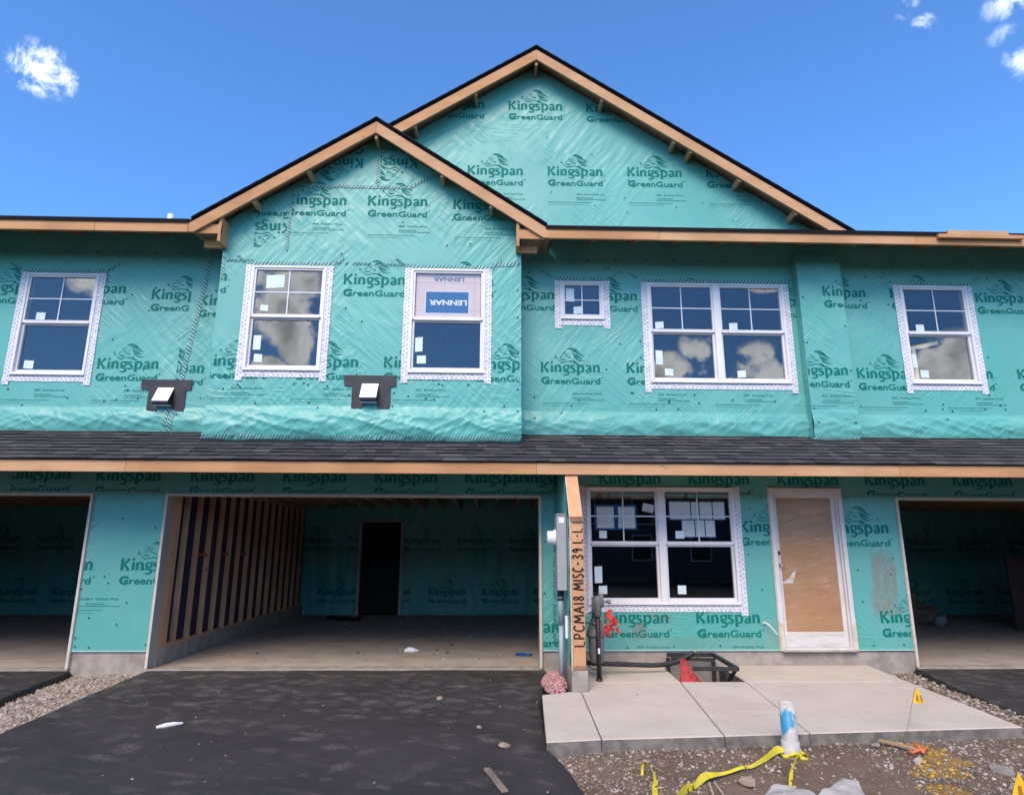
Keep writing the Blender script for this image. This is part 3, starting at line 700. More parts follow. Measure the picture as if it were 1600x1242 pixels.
for x, z in ((-.55, 1.83), (-.92, 1.72), (-.12, 1.72), (-.90, 1.28), (-.68, 1.10), (-.62, 1.02), (-.86, 1.04), (-.95, .95), (-.36, .78), (-.80, .60), (-.45, .52), (-.93, .36), (-.92, .26), (-.75, .25), (-.06, .28), (-.2, 1.2),
             (7.66, 1.4), (7.8, .95), (7.72, 2.0), (9.10, 1.2), (9.35, 1.52), (9.6, 1.35), (9.55, 1.15), (9.12, .8), (9.2, .26), (9.6, .27), (9.45, 1.85), (4.97, 1.95), (4.96, 1.55), (4.95, .9), (5.0, .30), (6.6, .25), (6.0, .24), (7.2, .26), (9.06, 1.9)):
    nail(gd, x, z, r=.0105)
gd.build('ground_wall', GMATS, house, True, fix=False)
# raw bottom edge of the wrap
WEDGE = mk('wrap_bright_edge', (.36, .55, .53), rough=.5)
for a, b in ((HX0, -5.9), (-.955, -.04), (4.92, 5.12), (5.29, 7.97), (9.0, 9.72), (14.7, HX1)):
    fe = MB(); fe.box(a, b, -.013, -.004, .198, .212); fe.build('wrap_edge', WEDGE, house)
# foundation
fo = MB()
for a, b in ((HX0, -5.9), (-.985, -.03), (4.905, 9.725), (14.66, HX1)): fo.box(a, b, .012, .20, -.6, .197)
for a, b in OPEN: fo.box(a-.03, b+.03, -.03, .2, -.6, -.006)
fo.build('foundation', CONC, house, bevel=.004)

# ---- garages: jambs, floors, inner walls
for i, (a, b) in enumerate(OPEN):
    j = MB()
    for s_, X in ((-1, a), (1, b)):
        j.box(min(X, X+s_*.036), max(X, X+s_*.036), -.016, .145, 0, OT+.036, 0); j.box(min(X-.001*s_, X+s_*.030), max(X-.001*s_, X+s_*.030), -.030, -.016, 0, OT+.03, 1)
    j.box(a, b, -.016, .145, OT+.001, OT+.036, 0); j.box(a, b, -.028, -.0165, OT, OT+.028, 1)
    j.build('garage_door_frame', [JAMB, JAMBE], house)
GB = 6.71
gi = MB()
def inner(a, b):
    gi.box(a, a+.02, .15, GB, 0, 2.62); gi.box(b-.02, b, .15, GB, 0, 2.62)
gi.box(5.44, 5.47, .15, GB, 0, 2.62); gi.box(-.13, -.072, .15, GB+.2, 0, 2.62, 1); gi.box(-9.3, -9.27, .15, GB, 0, 2.62); gi.box(9.62, 9.65, .15, GB, 0, 2.62); gi.box(18.2, 18.23, .15, GB, 0, 2.62)
gi.box(HX0, HX1, .15, 7.2, 2.60, 2.63, 2)
for X in range(int((HX1-HX0)/.41)):
    x = HX0+X*.41; gi.box(x, x+.038, .2, GB, 2.36, 2.60, 3)
gi.box(HX0, HX1, .155, .20, 2.13, 2.60, 3)
gi.build('garage_lining', [WRAP, MEMB, OSB, STUD], house)
bw = MB()
hK0 = make_h(91.0, .010)
def hK(x, z): return hK0(x, z)+.045*max(0, noise.noise((x*1.7, z*.35, 2)))+.03*(1-abs(noise.noise((x*4.2+.4*noise.noise((z*2, x, 1)), z*.5, 5))))**6
for (a, b, hl, lg) in ((-.14, 5.45, (1.22, 2.19, -1, 2.11), [(-.25, 1.60), (.96, 1.60), (2.24, 1.585), (3.46, 1.585), (4.68, 1.585), (.35, .44), (1.58, .44), (2.83, .44), (4.05, .44), (5.22, .44)]),
                       (-9.3, -.2, None, [(-7.3, 1.6), (-8.5, 1.6), (-6.1, 1.6), (-6.75, .44), (-7.95, .44), (-5.55, .44)]), (9.65, 18.2, None, [(12.9, 1.6), (14.1, 1.6), (15.3, 1.6), (16.5, 1.6), (13.65, .44), (14.87, .44), (16.1, .44)])):
    kb = wrap_wall('garage_back', house, a, b, .01, 2.6, GB, hK, [hl] if hl else [], step=.05)
    for x, z in lg: stamp(kb, fullc, x, z, clip={'x0': a+.02, 'x1': b-.02} if not (hl and x < hl[1] and x+.85 > hl[0]) else ({'x0': a, 'x1': hl[0]-.06} if x < hl[0] else {'x0': hl[1]+.06}), lift=.006)
    bw.v, o_ = bw.v+kb.v, len(bw.v); bw.f += [[i+o_ for i in f] for f in kb.f]; bw.m += kb.m
bw.build('garage_back_wall', WMATS, house, True, fix=False)
gs = MB(); gs.box(HX0, HX1, .20, 10, -.5, -.012); gf = gs
tag(gf.build('garage_floor', GFLOOR, None), kind='structure')
cb = MB(); cb.box(-.14, .012, .15, GB, -.01, .20)
cb.build('garage_curb', CONC, house, bevel=.004)
pl = MB(); pl.box(-.089, .0, .15, GB, .20, .24); pl.box(-.089, 0, .15, GB, 2.32, 2.40); pl.build('wall_plate', STUD, house)
ys = [.152, .194, .236, .279, .323, .366]
y = .62
while y < GB-.1: ys.append(y); y += .405
for y in ys:
    s_ = MB(); s_.box(-.070, random.uniform(-.003, .003), y, y+.038, .24, 2.32); s_.build('stud', STUD, house)
FIREB = mk('red_fire_block', (.30, .06, .03), (.36, .10, .05), 9)
for y in (1.03, 1.84, 2.65):
    bl = MB(); bl.box(-.070, -.006, y+.02, y+.36, 1.35, 1.385); bl.build('blocking', FIREB, house)
# back door frame with the black opening
df = MB(); df.box(1.20, 1.255, GB-.06, GB+.1, 0, 2.12); df.box(2.155, 2.21, GB-.06, GB+.1, 0, 2.12); df.box(1.20, 2.21, GB-.06, GB+.1, 2.065, 2.12)
dfo = df.build('inner_door_frame', mk('inner_frame_pale', (.50, .48, .45), (.42, .40, .38), 4), house, bevel=.003)
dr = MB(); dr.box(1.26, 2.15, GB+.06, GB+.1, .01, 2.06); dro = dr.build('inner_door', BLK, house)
kn = MB(); kn.lathe([(.002, 0), (.026, .005), (.03, .02), (.02, .035), (.003, .04)], (0, 0, 0), 10)
kn.v = [(1.33+v[0], GB+.055-v[2], .97+v[1]) for v in kn.v]; kn.build('handle', mk('nickel', (.55, .52, .48), rough=.3, metal=1), dro, True)

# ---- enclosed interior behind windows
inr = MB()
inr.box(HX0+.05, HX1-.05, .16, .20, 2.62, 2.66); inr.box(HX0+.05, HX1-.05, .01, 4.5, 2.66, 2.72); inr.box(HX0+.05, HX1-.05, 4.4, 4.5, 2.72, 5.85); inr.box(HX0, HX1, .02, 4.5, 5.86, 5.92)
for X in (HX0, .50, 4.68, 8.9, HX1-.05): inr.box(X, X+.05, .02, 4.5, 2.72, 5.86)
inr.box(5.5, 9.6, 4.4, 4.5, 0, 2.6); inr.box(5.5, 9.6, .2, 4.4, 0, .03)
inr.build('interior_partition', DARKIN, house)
sh = MB()
for (a, b, c, d) in ((HX0, -2.33, 2.6, 5.9), (-1.33, .5, 2.6, 5.9), (8.46, 10.2, 2.6, 5.9), (11.2, HX1, 2.6, 5.9), (4.68, 5.215, 2.6, 5.9), (5.83, 6.47, 2.6, 5.9), (-2.33, -1.33, 2.6, 3.75), (-2.33, -1.33, 5.24, 5.9), (6.47, 8.46, 2.6, 3.735), (6.47, 8.46, 5.23, 5.9), (10.2, 11.2, 2.6, 3.755), (10.2, 11.2, 5.245, 5.9), (5.215, 5.83, 2.6, 4.655), (5.215, 5.83, 5.235, 5.9),
                    (4.92, 5.515, .2, 2.6), (7.505, 7.99, .2, 2.6), (8.98, 9.72, .2, 2.6), (5.515, 7.505, .2, .765), (5.515, 7.505, 2.275, 2.6), (7.99, 8.98, 2.27, 2.6), (-.955, -.04, .2, 2.6)):
    sh.box(a, b, .015, .14, c, d)
for a, b in OPEN: sh.box(a-.03, b+.03, .015, .14, OT+.04, 2.6)
sh.box(HX0, HX0+.05, .15, 10, -.5, 5.9); sh.box(HX1-.05, HX1, .15, 10, -.5, 5.9); sh.box(HX0, HX1, 10, 10.1, -.5, 5.9)
for (a, b, c, d) in ((.56, .975, 2.81, 5.7), (1.975, 3.125, 2.81, 5.7), (4.135, 4.61, 2.81, 5.7), (.975, 1.975, 2.81, 3.725), (.975, 1.975, 5.2, 5.7), (3.125, 4.135, 2.81, 3.715), (3.125, 4.135, 5.19, 5.7)): sh.box(a, b, -.43, -.33, c, d)
sh.box(.56, .6, -.33, .02, 2.8, 5.7); sh.box(4.57, 4.61, -.33, .02, 2.8, 5.7); sh.box(.56, 4.61, -.33, .02, 5.7, 5.76)
sh.build('sheathing', OSB, house)

# ---- roofs
def slab_roof(mb, p0, p1, q1, q0, th, mi=0, me=1):
    P = [Vector(p) for p in (p0, p1, q1, q0)]; n = (P[1]-P[0]).cross(P[3]-P[0]).normalized()
    if n.z < 0: n = -n
    T = [p+n*th for p in P]
    o = len(mb.v); mb.v += [tuple(p) for p in P+T]
    for f, m_ in (((0, 1, 2, 3), 2), ((7, 6, 5, 4), mi), ((0, 4, 5, 1), me), ((1, 5, 6, 2), me), ((2, 6, 7, 3), me), ((3, 7, 4, 0), me)): mb.f.append([i+o for i in f]); mb.m.append(m_)
ROOFM = [SHING[1], SHED, OSB]
rf = MB(); SL = .41; EY, EZ = -.735, 5.675
for a, b, y in ((HX0-.2, .17, EY-.02), (.172, 4.945, .10), (4.947, HX1+.2, EY-.02)): slab_roof(rf, (a, y, EZ+SL*(y-EY+.02)), (b, y, EZ+SL*(y-EY+.02)), (b, 5.0, EZ+SL*(5.0-EY)), (a, 5.0, EZ+SL*(5.0-EY)), .045)
slab_roof(rf, (HX0-.2, 10.7, EZ), (HX1+.2, 10.7, EZ), (HX1+.2, 5.0, EZ+SL*(5.0-EY)), (HX0-.2, 5.0, EZ+SL*(5.0-EY)), .045)
rfo = rf.build('main_roof', ROOFM, house)
vp = MB(); vp.tube([(-.74, .5, 6.1), (-.74, .5, 6.46)], .045, 12); vp.build('vent_pipe', WHITEP, rfo, True)
def gable_roof(name, gx, gz, half, slope, y0, y1, rise=0):
    mb = MB()
    for s_ in (-1, 1): slab_roof(mb, (gx, y0, gz), (gx, y1, gz), (gx+s_*half, y1, gz-slope*half), (gx+s_*half, y0, gz-slope*half), .045)
    mb.bar((gx, y0-.004, gz+.030), (gx, y1, gz+.030), .07, .05, 1)
    # ragged lower shingle edge showing along the rake
    for s_ in (-1, 1):
        t = 0
        while t < half-.1:
            L = .14
            a = Vector((gx+s_*t, y0-.012, gz-slope*t+.052)); b = Vector((gx+s_*(t+L), y0-.012, gz-slope*(t+L)+.047)); mb.bar(a, b, .05, .016, 1); t += L
    return mb.build(name, ROOFM, house)
gable_roof('bay_roof', 2.585, 7.285, 2.44, .667, -.725, 4.2)
gable_roof('gable_roof', GX, 8.905, 4.62, .655, -.31, 5.5)
# pent roof between the floors: courses of laminated shingle tabs
PY0, PZ0, PSL = -1.03, 2.462, .492
pr = MB()
slab_roof(pr, (HX0-.1, PY0+.01, PZ0), (HX1+.1, PY0+.01, PZ0), (HX1+.1, .02, PZ0+PSL*(.02-PY0)), (HX0-.1, .02, PZ0+PSL*(.02-PY0)), .012, 0, 6)
pn = Vector((0, -PSL, 1)).normalized(); pd = Vector((0, 1, PSL)).normalized(); Lr = 1.05*math.sqrt(1+PSL**2); ex = .135
random.seed(5)
for c in range(int(Lr/ex)+1):
    x = HX0-.1+random.uniform(-.2, 0)
    while x < HX1:
        w = random.uniform(.12, .30); thick = random.choice((.006, .006, .012)); t0 = c*ex-(.012 if c == 0 else 0)+random.uniform(-.002, .002); t1 = min(t0+ex*1.15, Lr-.01)
        if t1 > t0+.02:
            base = Vector((0, PY0, PZ0))+pn*.014; A = base+pd*t0; B = base+pd*t1
            z_up = thick+.006; zlo = .001
            x1 = x+w-.004
            v = [(x, *(A+pn*0).yz), (x1, *(A+pn*0).yz), (x1, *(A+pn*z_up).yz), (x, *(A+pn*z_up).yz), (x, *(B).yz), (x1, *(B).yz), (x1, *(B+pn*zlo).yz), (x, *(B+pn*zlo).yz)]
            mi = random.choices(range(6), (4, 4, 3, 4, 2, 3))[0]
            o = len(pr.v); pr.v += v
            for f, m_ in (((0, 1, 2, 3), 6), ((3, 2, 6, 7), mi), ((0, 3, 7, 4), 6), ((1, 5, 6, 2), 6)): pr.f.append([i+o for i in f]); pr.m.append(m_)
        x += w
pr.build('pent_roof', SHING+[SHED], house, fix=False)
pu = MB(); pu.quad((HX0, PY0+.05, 2.345), (HX1, PY0+.05, 2.345), (HX1, -.02, 2.62), (HX0, -.02, 2.62))
x = HX0+.1
while x < HX1: pu.bar((x, PY0+.05, 2.39), (x, .0, 2.50), .038, .09, 1); x += .61
pu.build('pent_rafters', [OSB, WOODX], house)

# ---- fascia and rake boards
def board(x0, x1, y, z0, z1, th=.04, mat=WOODX, nm='fascia_board'):
    b = MB(); b.box(x0, x1, y, y+th, z0, z1); return b.build(nm, mat, house, bevel=.003)
for a, b in ((HX0-.1, -1.05), (-1.047, .172)): board(a, b, EY, 5.545, 5.685)
for a, b, m_ in ((4.955, 6.49, WOODX), (6.493, 10.05, WOODX2), (10.053, HX1+.1, WOODX)): board(a, b, EY+random.uniform(-.002, .002), 5.545, 5.685, mat=m_)
for a, b, m_ in ((HX0-.1, -.05, WOODX2), (-.047, 4.78, WOODX), (4.783, 9.2, WOODX2), (9.203, HX1+.1, WOODX)): board(a, b, PY0+.01, 2.325, 2.468, mat=m_)
def rake(gx, gz, half, slope, y, d, th=.04, cut=None):
    for s_ in (-1, 1):
        k = gz-.008
        poly = [(gx+s_*.001, k), (gx+s_*half, k-slope*half), (gx+s_*half, k-slope*half-d), (gx+s_*.001, k-d)]
        if cut: poly = [(gx+s_*.001, k), (gx+s_*half, k-slope*half), (gx+s_*half, cut), (gx+s_*(half-(cut-(k-slope*half-d))/slope), cut), (gx+s_*.001, k-d)]
        b = MB(); b.prism(poly, 'y', y, y+th); b.build('rake_board', WOODX if s_ < 0 else WOODX2, house, bevel=.003)
rake(2.585, 7.285, 2.405, .667, EY-.004, .175, cut=5.547)
rake(GX, 8.905, 4.60, .655, -.32, .175)
# lookouts under the rakes
def lookout(x, z, y0, y1):
    b = MB(); b.box(x-.02, x+.02, y0, y1, z-.11, z-.01); b.build('lookout', WOODZ, house, bevel=.002)
for x in (2.585, 1.68, .98, 3.52, 4.20): lookout(x, 7.285-.667*abs(x-2.585)-.10 if x != 2.585 else 7.14, EY+.036, -.44)
for x in (GX, 5.86, 6.92, 7.16, 7.86, 8.65, 3.95, 3.06): lookout(x, 8.905-.655*abs(x-GX)-.10 if x != GX else 8.76, -.28, -.01)
# cornice returns (boxes) where the bay gable meets the eaves
for X, s_ in ((.575, 1), (4.57, -1)):
    b = MB()
    b.box(X-s_*.34 if s_ > 0 else X-.02, X+.02 if s_ > 0 else X+.36, EY+.04, EY+.075, 5.549, 5.68)
    b.box(X-.02, X+.02, EY+.037, -.455, 5.44, 5.80)
    b.box(min(X-s_*.02, X-s_*.27), max(X-s_*.02, X-s_*.27), -.52, -.48, 5.43, 5.545)
    b.build('cornice_return', WOODX, house, bevel=.002)
    b = MB(); b.box(X-.34 if s_ > 0 else X-.015, X+.015 if s_ > 0 else X+.34, EY+.076, -.02, 5.70, 5.72); b.build('return_deck', OSB, house)
x = HX0
while x < HX1:
    if not .3 < x < 4.8 and -3 < x < 12.5:
        tails = MB(); tails.bar((x, EY+.045, 5.61), (x, .0, 5.61+SL*.70), .038, .088); tails.build('rafter_tail', WOODX, house)
    x += .61

# ---- windows
def window(key, h, double=False, single=False, stick=()):
    x0, x1, z0, z1, Y = WIN[key]
    fr = MB(); s_ = .032
    fr.box(x0, x0+s_, Y-.034, Y+.09, z0, z1); fr.box(x1-s_, x1, Y-.034, Y+.09, z0, z1); fr.box(x0+s_, x1-s_, Y-.034, Y+.09, z1-s_, z1); fr.box(x0+s_, x1-s_, Y-.034, Y+.09, z0, z0+.036)
    fr.box(x0-.004, x1+.004, Y-.043, Y-.034, z0-.004, z0+.016)
    xm = (x0+x1)/2
    if double: fr.box(xm-.044, xm+.044, Y-.033, Y+.09, z0+.036, z1-s_)
    w = fr.build('window', VINYL, house, bevel=.003)
    for a, b in (((x0+s_, xm-.044), (xm+.044, x1-s_)) if double else ((x0+s_, x1-s_),)):
        zm = (z0+z1)/2+.005; lo = z0+.036; hi = z1-s_
        if single: zm = lo
        u = MB(); t = .026
        yb = Y-.018
        u.box(a, a+t, yb, Y+.03, zm, hi); u.box(b-t, b, yb, Y+.03, zm, hi); u.box(a+t, b-t, yb, Y+.03, hi-t, hi); u.box(a+t, b-t, yb-.004, Y+.03, zm-(.008 if not single else 0), zm+.038)
        u.build('sash', VINYL2, w, bevel=.002)
        p = MB(); p.box(a+t, b-t, Y+.004, Y+.010, zm+.038, hi-t); p.build('pane', GLASS, w)
        if key != 'bay_b':
            g = MB(); zc = (zm+.038+hi-t)/2; xc = (a+b)/2
            g.box(xc-.008, xc+.008, Y-.003, Y+.003, zm+.038, hi-t); g.box(a+t, xc-.008, Y-.003, Y+.003, zc-.008, zc+.008); g.box(xc+.008, b-t, Y-.003, Y+.003, zc-.008, zc+.008)
            g.build('grille', GRILLE, w)
        if not single:
            l_ = MB(); t2 = .030
            l_.box(a, a+t2, Y+.008, Y+.055, lo, zm-.008); l_.box(b-t2, b, Y+.008, Y+.055, lo, zm-.008); l_.box(a+t2, b-t2, Y+.008, Y+.055, lo, lo+.042); l_.box(a+t2, b-t2, Y+.012, Y+.055, zm-.03, zm-.008)
            l_.build('sash', VINYL2, w, bevel=.002)
            p = MB(); p.box(a+t2, b-t2, Y+.034, Y+.040, lo+.042, zm-.03); p.build('pane', GLASS, w)
    for (sx, sz, sw, shh, up_) in stick:
        q = MB(); yy = Y-.001 if up_ else Y+.0295; k = random.uniform(-.05, .05)*sw
        q.add([(sx, yy, sz+k), (sx+sw, yy, sz-k), (sx+sw+k*.4, yy, sz+shh-k), (sx+k*.4, yy, sz+shh+k)], [(0, 1, 2, 3)]); q.add([(v[0], v[1]+.001, v[2]) for v in q.v], [(3, 2, 1, 0)])
        q.build('sticker', STICK, w)
    tp = MB(); W = .088
    def strip(p, q, n, wob=.007):
        p, q, n = Vector(p), Vector(q), Vector(n); L = (q-p).length; k = max(2, int(L/.0125)); d = (q-p)/L; vs = []
        for i in range(k+1):
            c = p+d*L*i/k; e = c+n*(W+wob*math.sin(i*.0125*6.2832/.05*1.0+1)*.8+.004*noise.noise((c[0]*7, c[1]*7, 3)))
            for r in (c, e): vs.append((r[0], Y-h(r[0], r[1])-.009-tlift, r[1]))
        tp.add(vs, [(2*i, 2*i+2, 2*i+3, 2*i+1) for i in range(k)], 0)
        t = .02; j = 0
        while t < L-.01:
            for o_, ph in ((.25, 0), (.68, .5)):
                tt = t+ph*.05
                c = p+d*tt+n*(W*o_); a_ = .010; b_ = .016
                cc = [c+d*(-b_)+n*(-a_*.3), c+d*(.1*b_)+n*(-a_), c+d*b_+n*(a_*.3), c+d*(-.1*b_)+n*a_]
                tp.add([(v[0], Y-h(v[0], v[1])-.0115-tlift, v[1]) for v in cc], [(0, 1, 2, 3)], 1)
            t += .060
    tlift = 0; strip((x0-.002, z0-.002), (x1+.002, z0-.002), (0, -1))
    tlift = .003; strip((x0, z1+.01), (x0, z0-.14), (-1, 0)); strip((x1, z0-.14), (x1, z1+.01), (1, 0))
    tp.build('flashing_tape', [TAPE, TAPEM], w, fix=False)
    return w
window('left', hU, stick=((-2.13, 4.55, .125, .105, 1), (-2.20, 3.85, .13, .115, 0)))
window('bay_a', hB, stick=((1.17, 4.885, .245, .19, 1), (1.12, 4.555, .105, .085, 1), (1.06, 4.02, .10, .20, 0), (1.085, 3.85, .11, .11, 0)))
window('bay_b', hB, stick=((3.205, 4.02, .10, .20, 0), (3.235, 3.855, .12, .11, 0)))
window('small', hU, single=True, stick=((5.29, 4.93, .12, .20, 1), (5.40, 4.745, .12, .11, 1)))
window('double', hU, True, stick=((6.57, 4.54, .12, .10, 1), (7.64, 4.535, .12, .10, 1), (6.56, 4.01, .10, .21, 0), (6.68, 3.85, .12, .10, 0), (7.72, 3.835, .12, .10, 0)))
window('right', hU, stick=((10.38, 4.55, .12, .10, 1), (10.28, 4.01, .065, .20, 0), (10.37, 3.86, .12, .11, 0)))
window('ground', hg, True, stick=((5.68, 1.60, .10, .10, 1), (6.70, 1.60, .115, .10, 1), (5.61, 1.03, .10, .21, 0), (5.66, .89, .11, .105, 0), (6.70, .89, .11, .11, 0)))

# ---- front door
d0, d1, dz0, dz1 = DOOR
f = MB(); f.box(d0, d0+.055, -.035, .13, dz0, dz1); f.box(d1-.055, d1, -.035, .13, dz0, dz1); f.box(d0+.055, d1-.055, -.035, .13, dz1-.055, dz1)
f.box(d0+.055, d0+.075, .0, .13, dz0, dz1-.055); f.box(d1-.075, d1-.055, .0, .13, dz0, dz1-.055); f.box(d0+.075, d1-.075, .0, .13, dz1-.075, dz1-.055); f.box(d0+.055, d1-.055, -.05, .13, dz0, dz0+.028)
f.build('door_frame', DOORW, house, bevel=.003)
je = MB(); je.box(d0-.012, d0, -.02, .01, dz0-.005, dz1+.005); je.box(d0, d0+.05, -.039, -.035, dz0-.003, dz0+.33); je.box(d1-.05, d1, -.039, -.035, dz0-.003, dz0+.33); je.build('door_trim_raw', PALEW, house)
a, b, z0, z1 = d0+.075, d1-.075, dz0+.03, dz1-.075
dm = MB(); dm.box(a, a+.05, .045, .09, z0, z1); dm.box(b-.05, b, .045, .09, z0, z1); dm.box(a+.05, b-.05, .045, .09, z1-.05, z1); dm.box(a+.05, b-.05, .045, .09, z0, z0+.19, 1)
dd = dm.build('front_door', [DOORW, DIRTYW], house, bevel=.002)
cm = MB(); nx_, nz_ = 22, 50
for i in range(nx_+1):
    for k in range(nz_+1):
        xx = a+.05+(b-a-.1)*i/nx_; z_ = z0+.19+(z1-.05-z0-.19)*k/nz_
        cm.v.append((xx, .060-.006*abs(noise.noise((xx*3, z_*9, 2)))-.002*noise.noise((xx*9, z_*30, 2)), z_))
for i in range(nx_):
    for k in range(nz_): q = i*(nz_+1)+k; cm.f.append([q, q+nz_+1, q+nz_+2, q+1]); cm.m.append(0)
cm.build('door_covering', CARD, dd, True, fix=False)
tr = MB(); tr.add([(8.10, .05, 1.03), (8.20, .047, 1.10), (8.30, .048, 1.21), (8.27, .049, 1.08), (8.24, .05, 1.02)], [(0, 1, 2, 3, 4)]); tr.build('torn_film', mk('film_torn', (.72, .70, .68), (.4, .3, .22), 18, .2, .6), dd, fix=False)
hd = MB(); hd.tube([(8.075, .045, 1.42), (8.075, .02, 1.42)], .025, 12); hd.build('deadbolt', IRON, dd, True)
hd = MB(); hd.tube([(8.075, .045, 1.26), (8.075, .01, 1.26), (8.13, -.01, 1.25)], .011, 8); hd.tube([(8.075, .046, 1.26), (8.075, .035, 1.26)], .026, 12); hd.build('handle', mk('handle_steel', (.45, .43, .40), rough=.35, metal=1), dd, True)
tm = MB(); tm.prism([(d0+.02, dz0-.01), (d1-.02, dz0-.01), (d1-.02, dz0+.012), (d0+.02, dz0+.012)], 'y', -.055, -.03); tm.build('door_sill', mk('sill_worn', (.42, .38, .33), (.3, .26, .22), 6), house)

# ---- wing wall at the end of the garage front
WX0, WX1 = 5.13, 5.27
prof = [(-1.335, .20), (-1.335, 1.765), (-.93, 2.345), (-.93, 2.48), (0, 2.6), (0, .2)]
wv = MB(); wv.prism([(p[0]+.04 if p[0] < -.9 else p[0], p[1]) for p in prof], 'x', WX0+.012, WX1, 1)
nY, nZ = 26, 60          # wrap hanging on the left face
def wy(z): return -1.31 if z < 1.74 else -1.31+(z-1.74)/.58*.40
for i in range(nY):
    for k in range(nZ):
        def P(ii, kk):
            z = .205+2.2*kk/nZ; y0 = wy(z); y = y0+(0-y0)*ii/nY
            return (WX0-.004-.012*abs(noise.noise((y*6, z*2.4, 55)))-(.020*max(0, noise.noise((z*4.5, 1, 9))) if ii == 0 else 0), y, z)
        wv.quad(P(i, k), P(i, k+1), P(i+1, k+1), P(i+1, k), 0)
wv.build('wing_wall', [WRAP, OSB], house, True, fix=False)
e = MB(); e.box(WX0-.004, WX0+.013, -1.336, -1.305, .16, 1.80); e.bar((WX0+.004, -1.325, 1.80), (WX0+.004, -.93, 2.36), .016, .03, 0, (0, 1, 0)); e.build('sheathing_edge', PALEW, house)
pb = MB(); pb.box(WX0+.014, WX1+.008, -1.37, -1.33, .245, 1.755, 0); pb.box(WX0+.014, WX1+.008, -1.372, -1.332, .20, .245, 1)
pb.bar((5.206, -1.352, 1.80), (5.206, -.95, 2.335), .138, .04, 0, (0, -1, 1))
pb.box(WX0+.016, WX1+.010, -1.395, -1.345, 1.757, 1.795, 1)
post = pb.build('post_board', [WOODZ, ENDG], house, bevel=.002)
# hand lettering up the post
GL = {'L': [[(.1, 1), (.12, .05), (.9, 0)]], 'P': [[(.15, 0), (.12, 1)], [(.1, .98), (.75, .95), (.85, .7), (.6, .48), (.15, .46)]], 'C': [[(.9, .85), (.55, 1), (.15, .75), (.12, .3), (.5, 0), (.92, .15)]],
      'M': [[(.05, 0), (.18, 1)], [(.18, 1), (.5, .3)], [(.5, .3), (.85, 1)], [(.85, 1), (.97, 0)]], 'A': [[(.05, 0), (.5, 1)], [(.5, 1), (.95, 0)], [(.22, .4), (.8, .38)]], '1': [[(.5, 0), (.48, 1)]], 'I': [[(.5, 0), (.5, 1)]],
      '8': [[(.5, .52), (.2, .75), (.5, 1), (.8, .75), (.5, .52), (.15, .25), (.5, 0), (.85, .25), (.5, .52)]], 'S': [[(.88, .88), (.5, 1), (.15, .78), (.5, .52), (.85, .25), (.5, 0), (.1, .12)]],
      '3': [[(.15, .9), (.6, 1), (.8, .76), (.4, .54), (.85, .3), (.55, 0), (.1, .1)]], '9': [[(.8, .7), (.5, .5), (.2, .72), (.5, 1), (.8, .75), (.75, .3), (.6, 0)]], '-': [[(.2, .5), (.8, .5)]], '.': [[(.4, .45), (.6, .45)]]}
ink = MB(); zc = .43; kk = 0
for chh, w in (('L', .085), ('P', .085), ('C', .095), ('M', .115), ('A', .10), ('1', .04), ('8', .08), (' ', .045), ('M', .105), ('I', .035), ('S', .075), ('C', .07), ('-', .075), ('3', .08), ('9', .075), (' ', .04), ('L', .07), ('-', .06), ('L', .075)):
    if chh != ' ':
        for s_ in GL[chh]:
            kk += 1; vs, fs = ribbon([(zc+.006+p[0]*(w*.905-.018), p[1]) for p in [(q[0], q[1]*.112) for q in s_]], [.0175]*len(s_), 4 if len(s_) > 3 else 1)
            ink.add([(WX1-.004-v[1], -1.3722-.00015*(kk % 12), v[0]) for v in vs], fs)
    zc += w*.905
ink.build('lettering', MARKER, post, fix=False)
cbs = MB(); cbs.box(WX0-.01, WX1+.025, -1.40, .01, -.35, .197); cbs.build('wing_foundation', CONC, house, bevel=.006)

# ================================================================== fixtures on the walls
hood = thing('vent_hood', 'white sloped vent hood on a black flashing square, on the recessed wall at far left', 'vent', (-.2, 0, 3.5), 'white vent hoods with black flashing')
b = MB(); X0 = -.2
b.prism([(X0-.35, 3.70), (X0-.34, 3.56), (X0-.235, 3.555), (X0-.235, 3.245), (X0-.085, 3.245), (X0-.085, 3.36), (X0+.105, 3.36), (X0+.105, 3.245), (X0+.265, 3.25), (X0+.265, 3.555), (X0+.335, 3.555), (X0+.335, 3.70)], 'y', -.026, -.014)
b.build('flashing_tape', BLACKT, hood)
b = MB(); b.prism([(-.026, 3.575), (-.155, 3.375), (-.155, 3.345), (-.10, 3.335), (-.026, 3.335)], 'x', X0-.105, X0+.105); b.build('hood_body', HOODB, hood, bevel=.003)
b = MB(); p0 = Vector((X0, -.03, 3.584)); p1 = Vector((X0, -.166, 3.372)); b.bar(p0, p1, .214, .006, 0, (0, -1, .6)); b.build('hood_cover', HOODW, hood)
b = MB(); b.box(X0-.10, X0+.10, -.105, -.028, 3.318, 3.333); b.build('hood_lip', mk('lip_pale', (.52, .53, .58), rough=.4), hood)
dup(hood, (2.65, -.45, 3.47), 'white sloped vent hood on black flashing between the two bay windows')

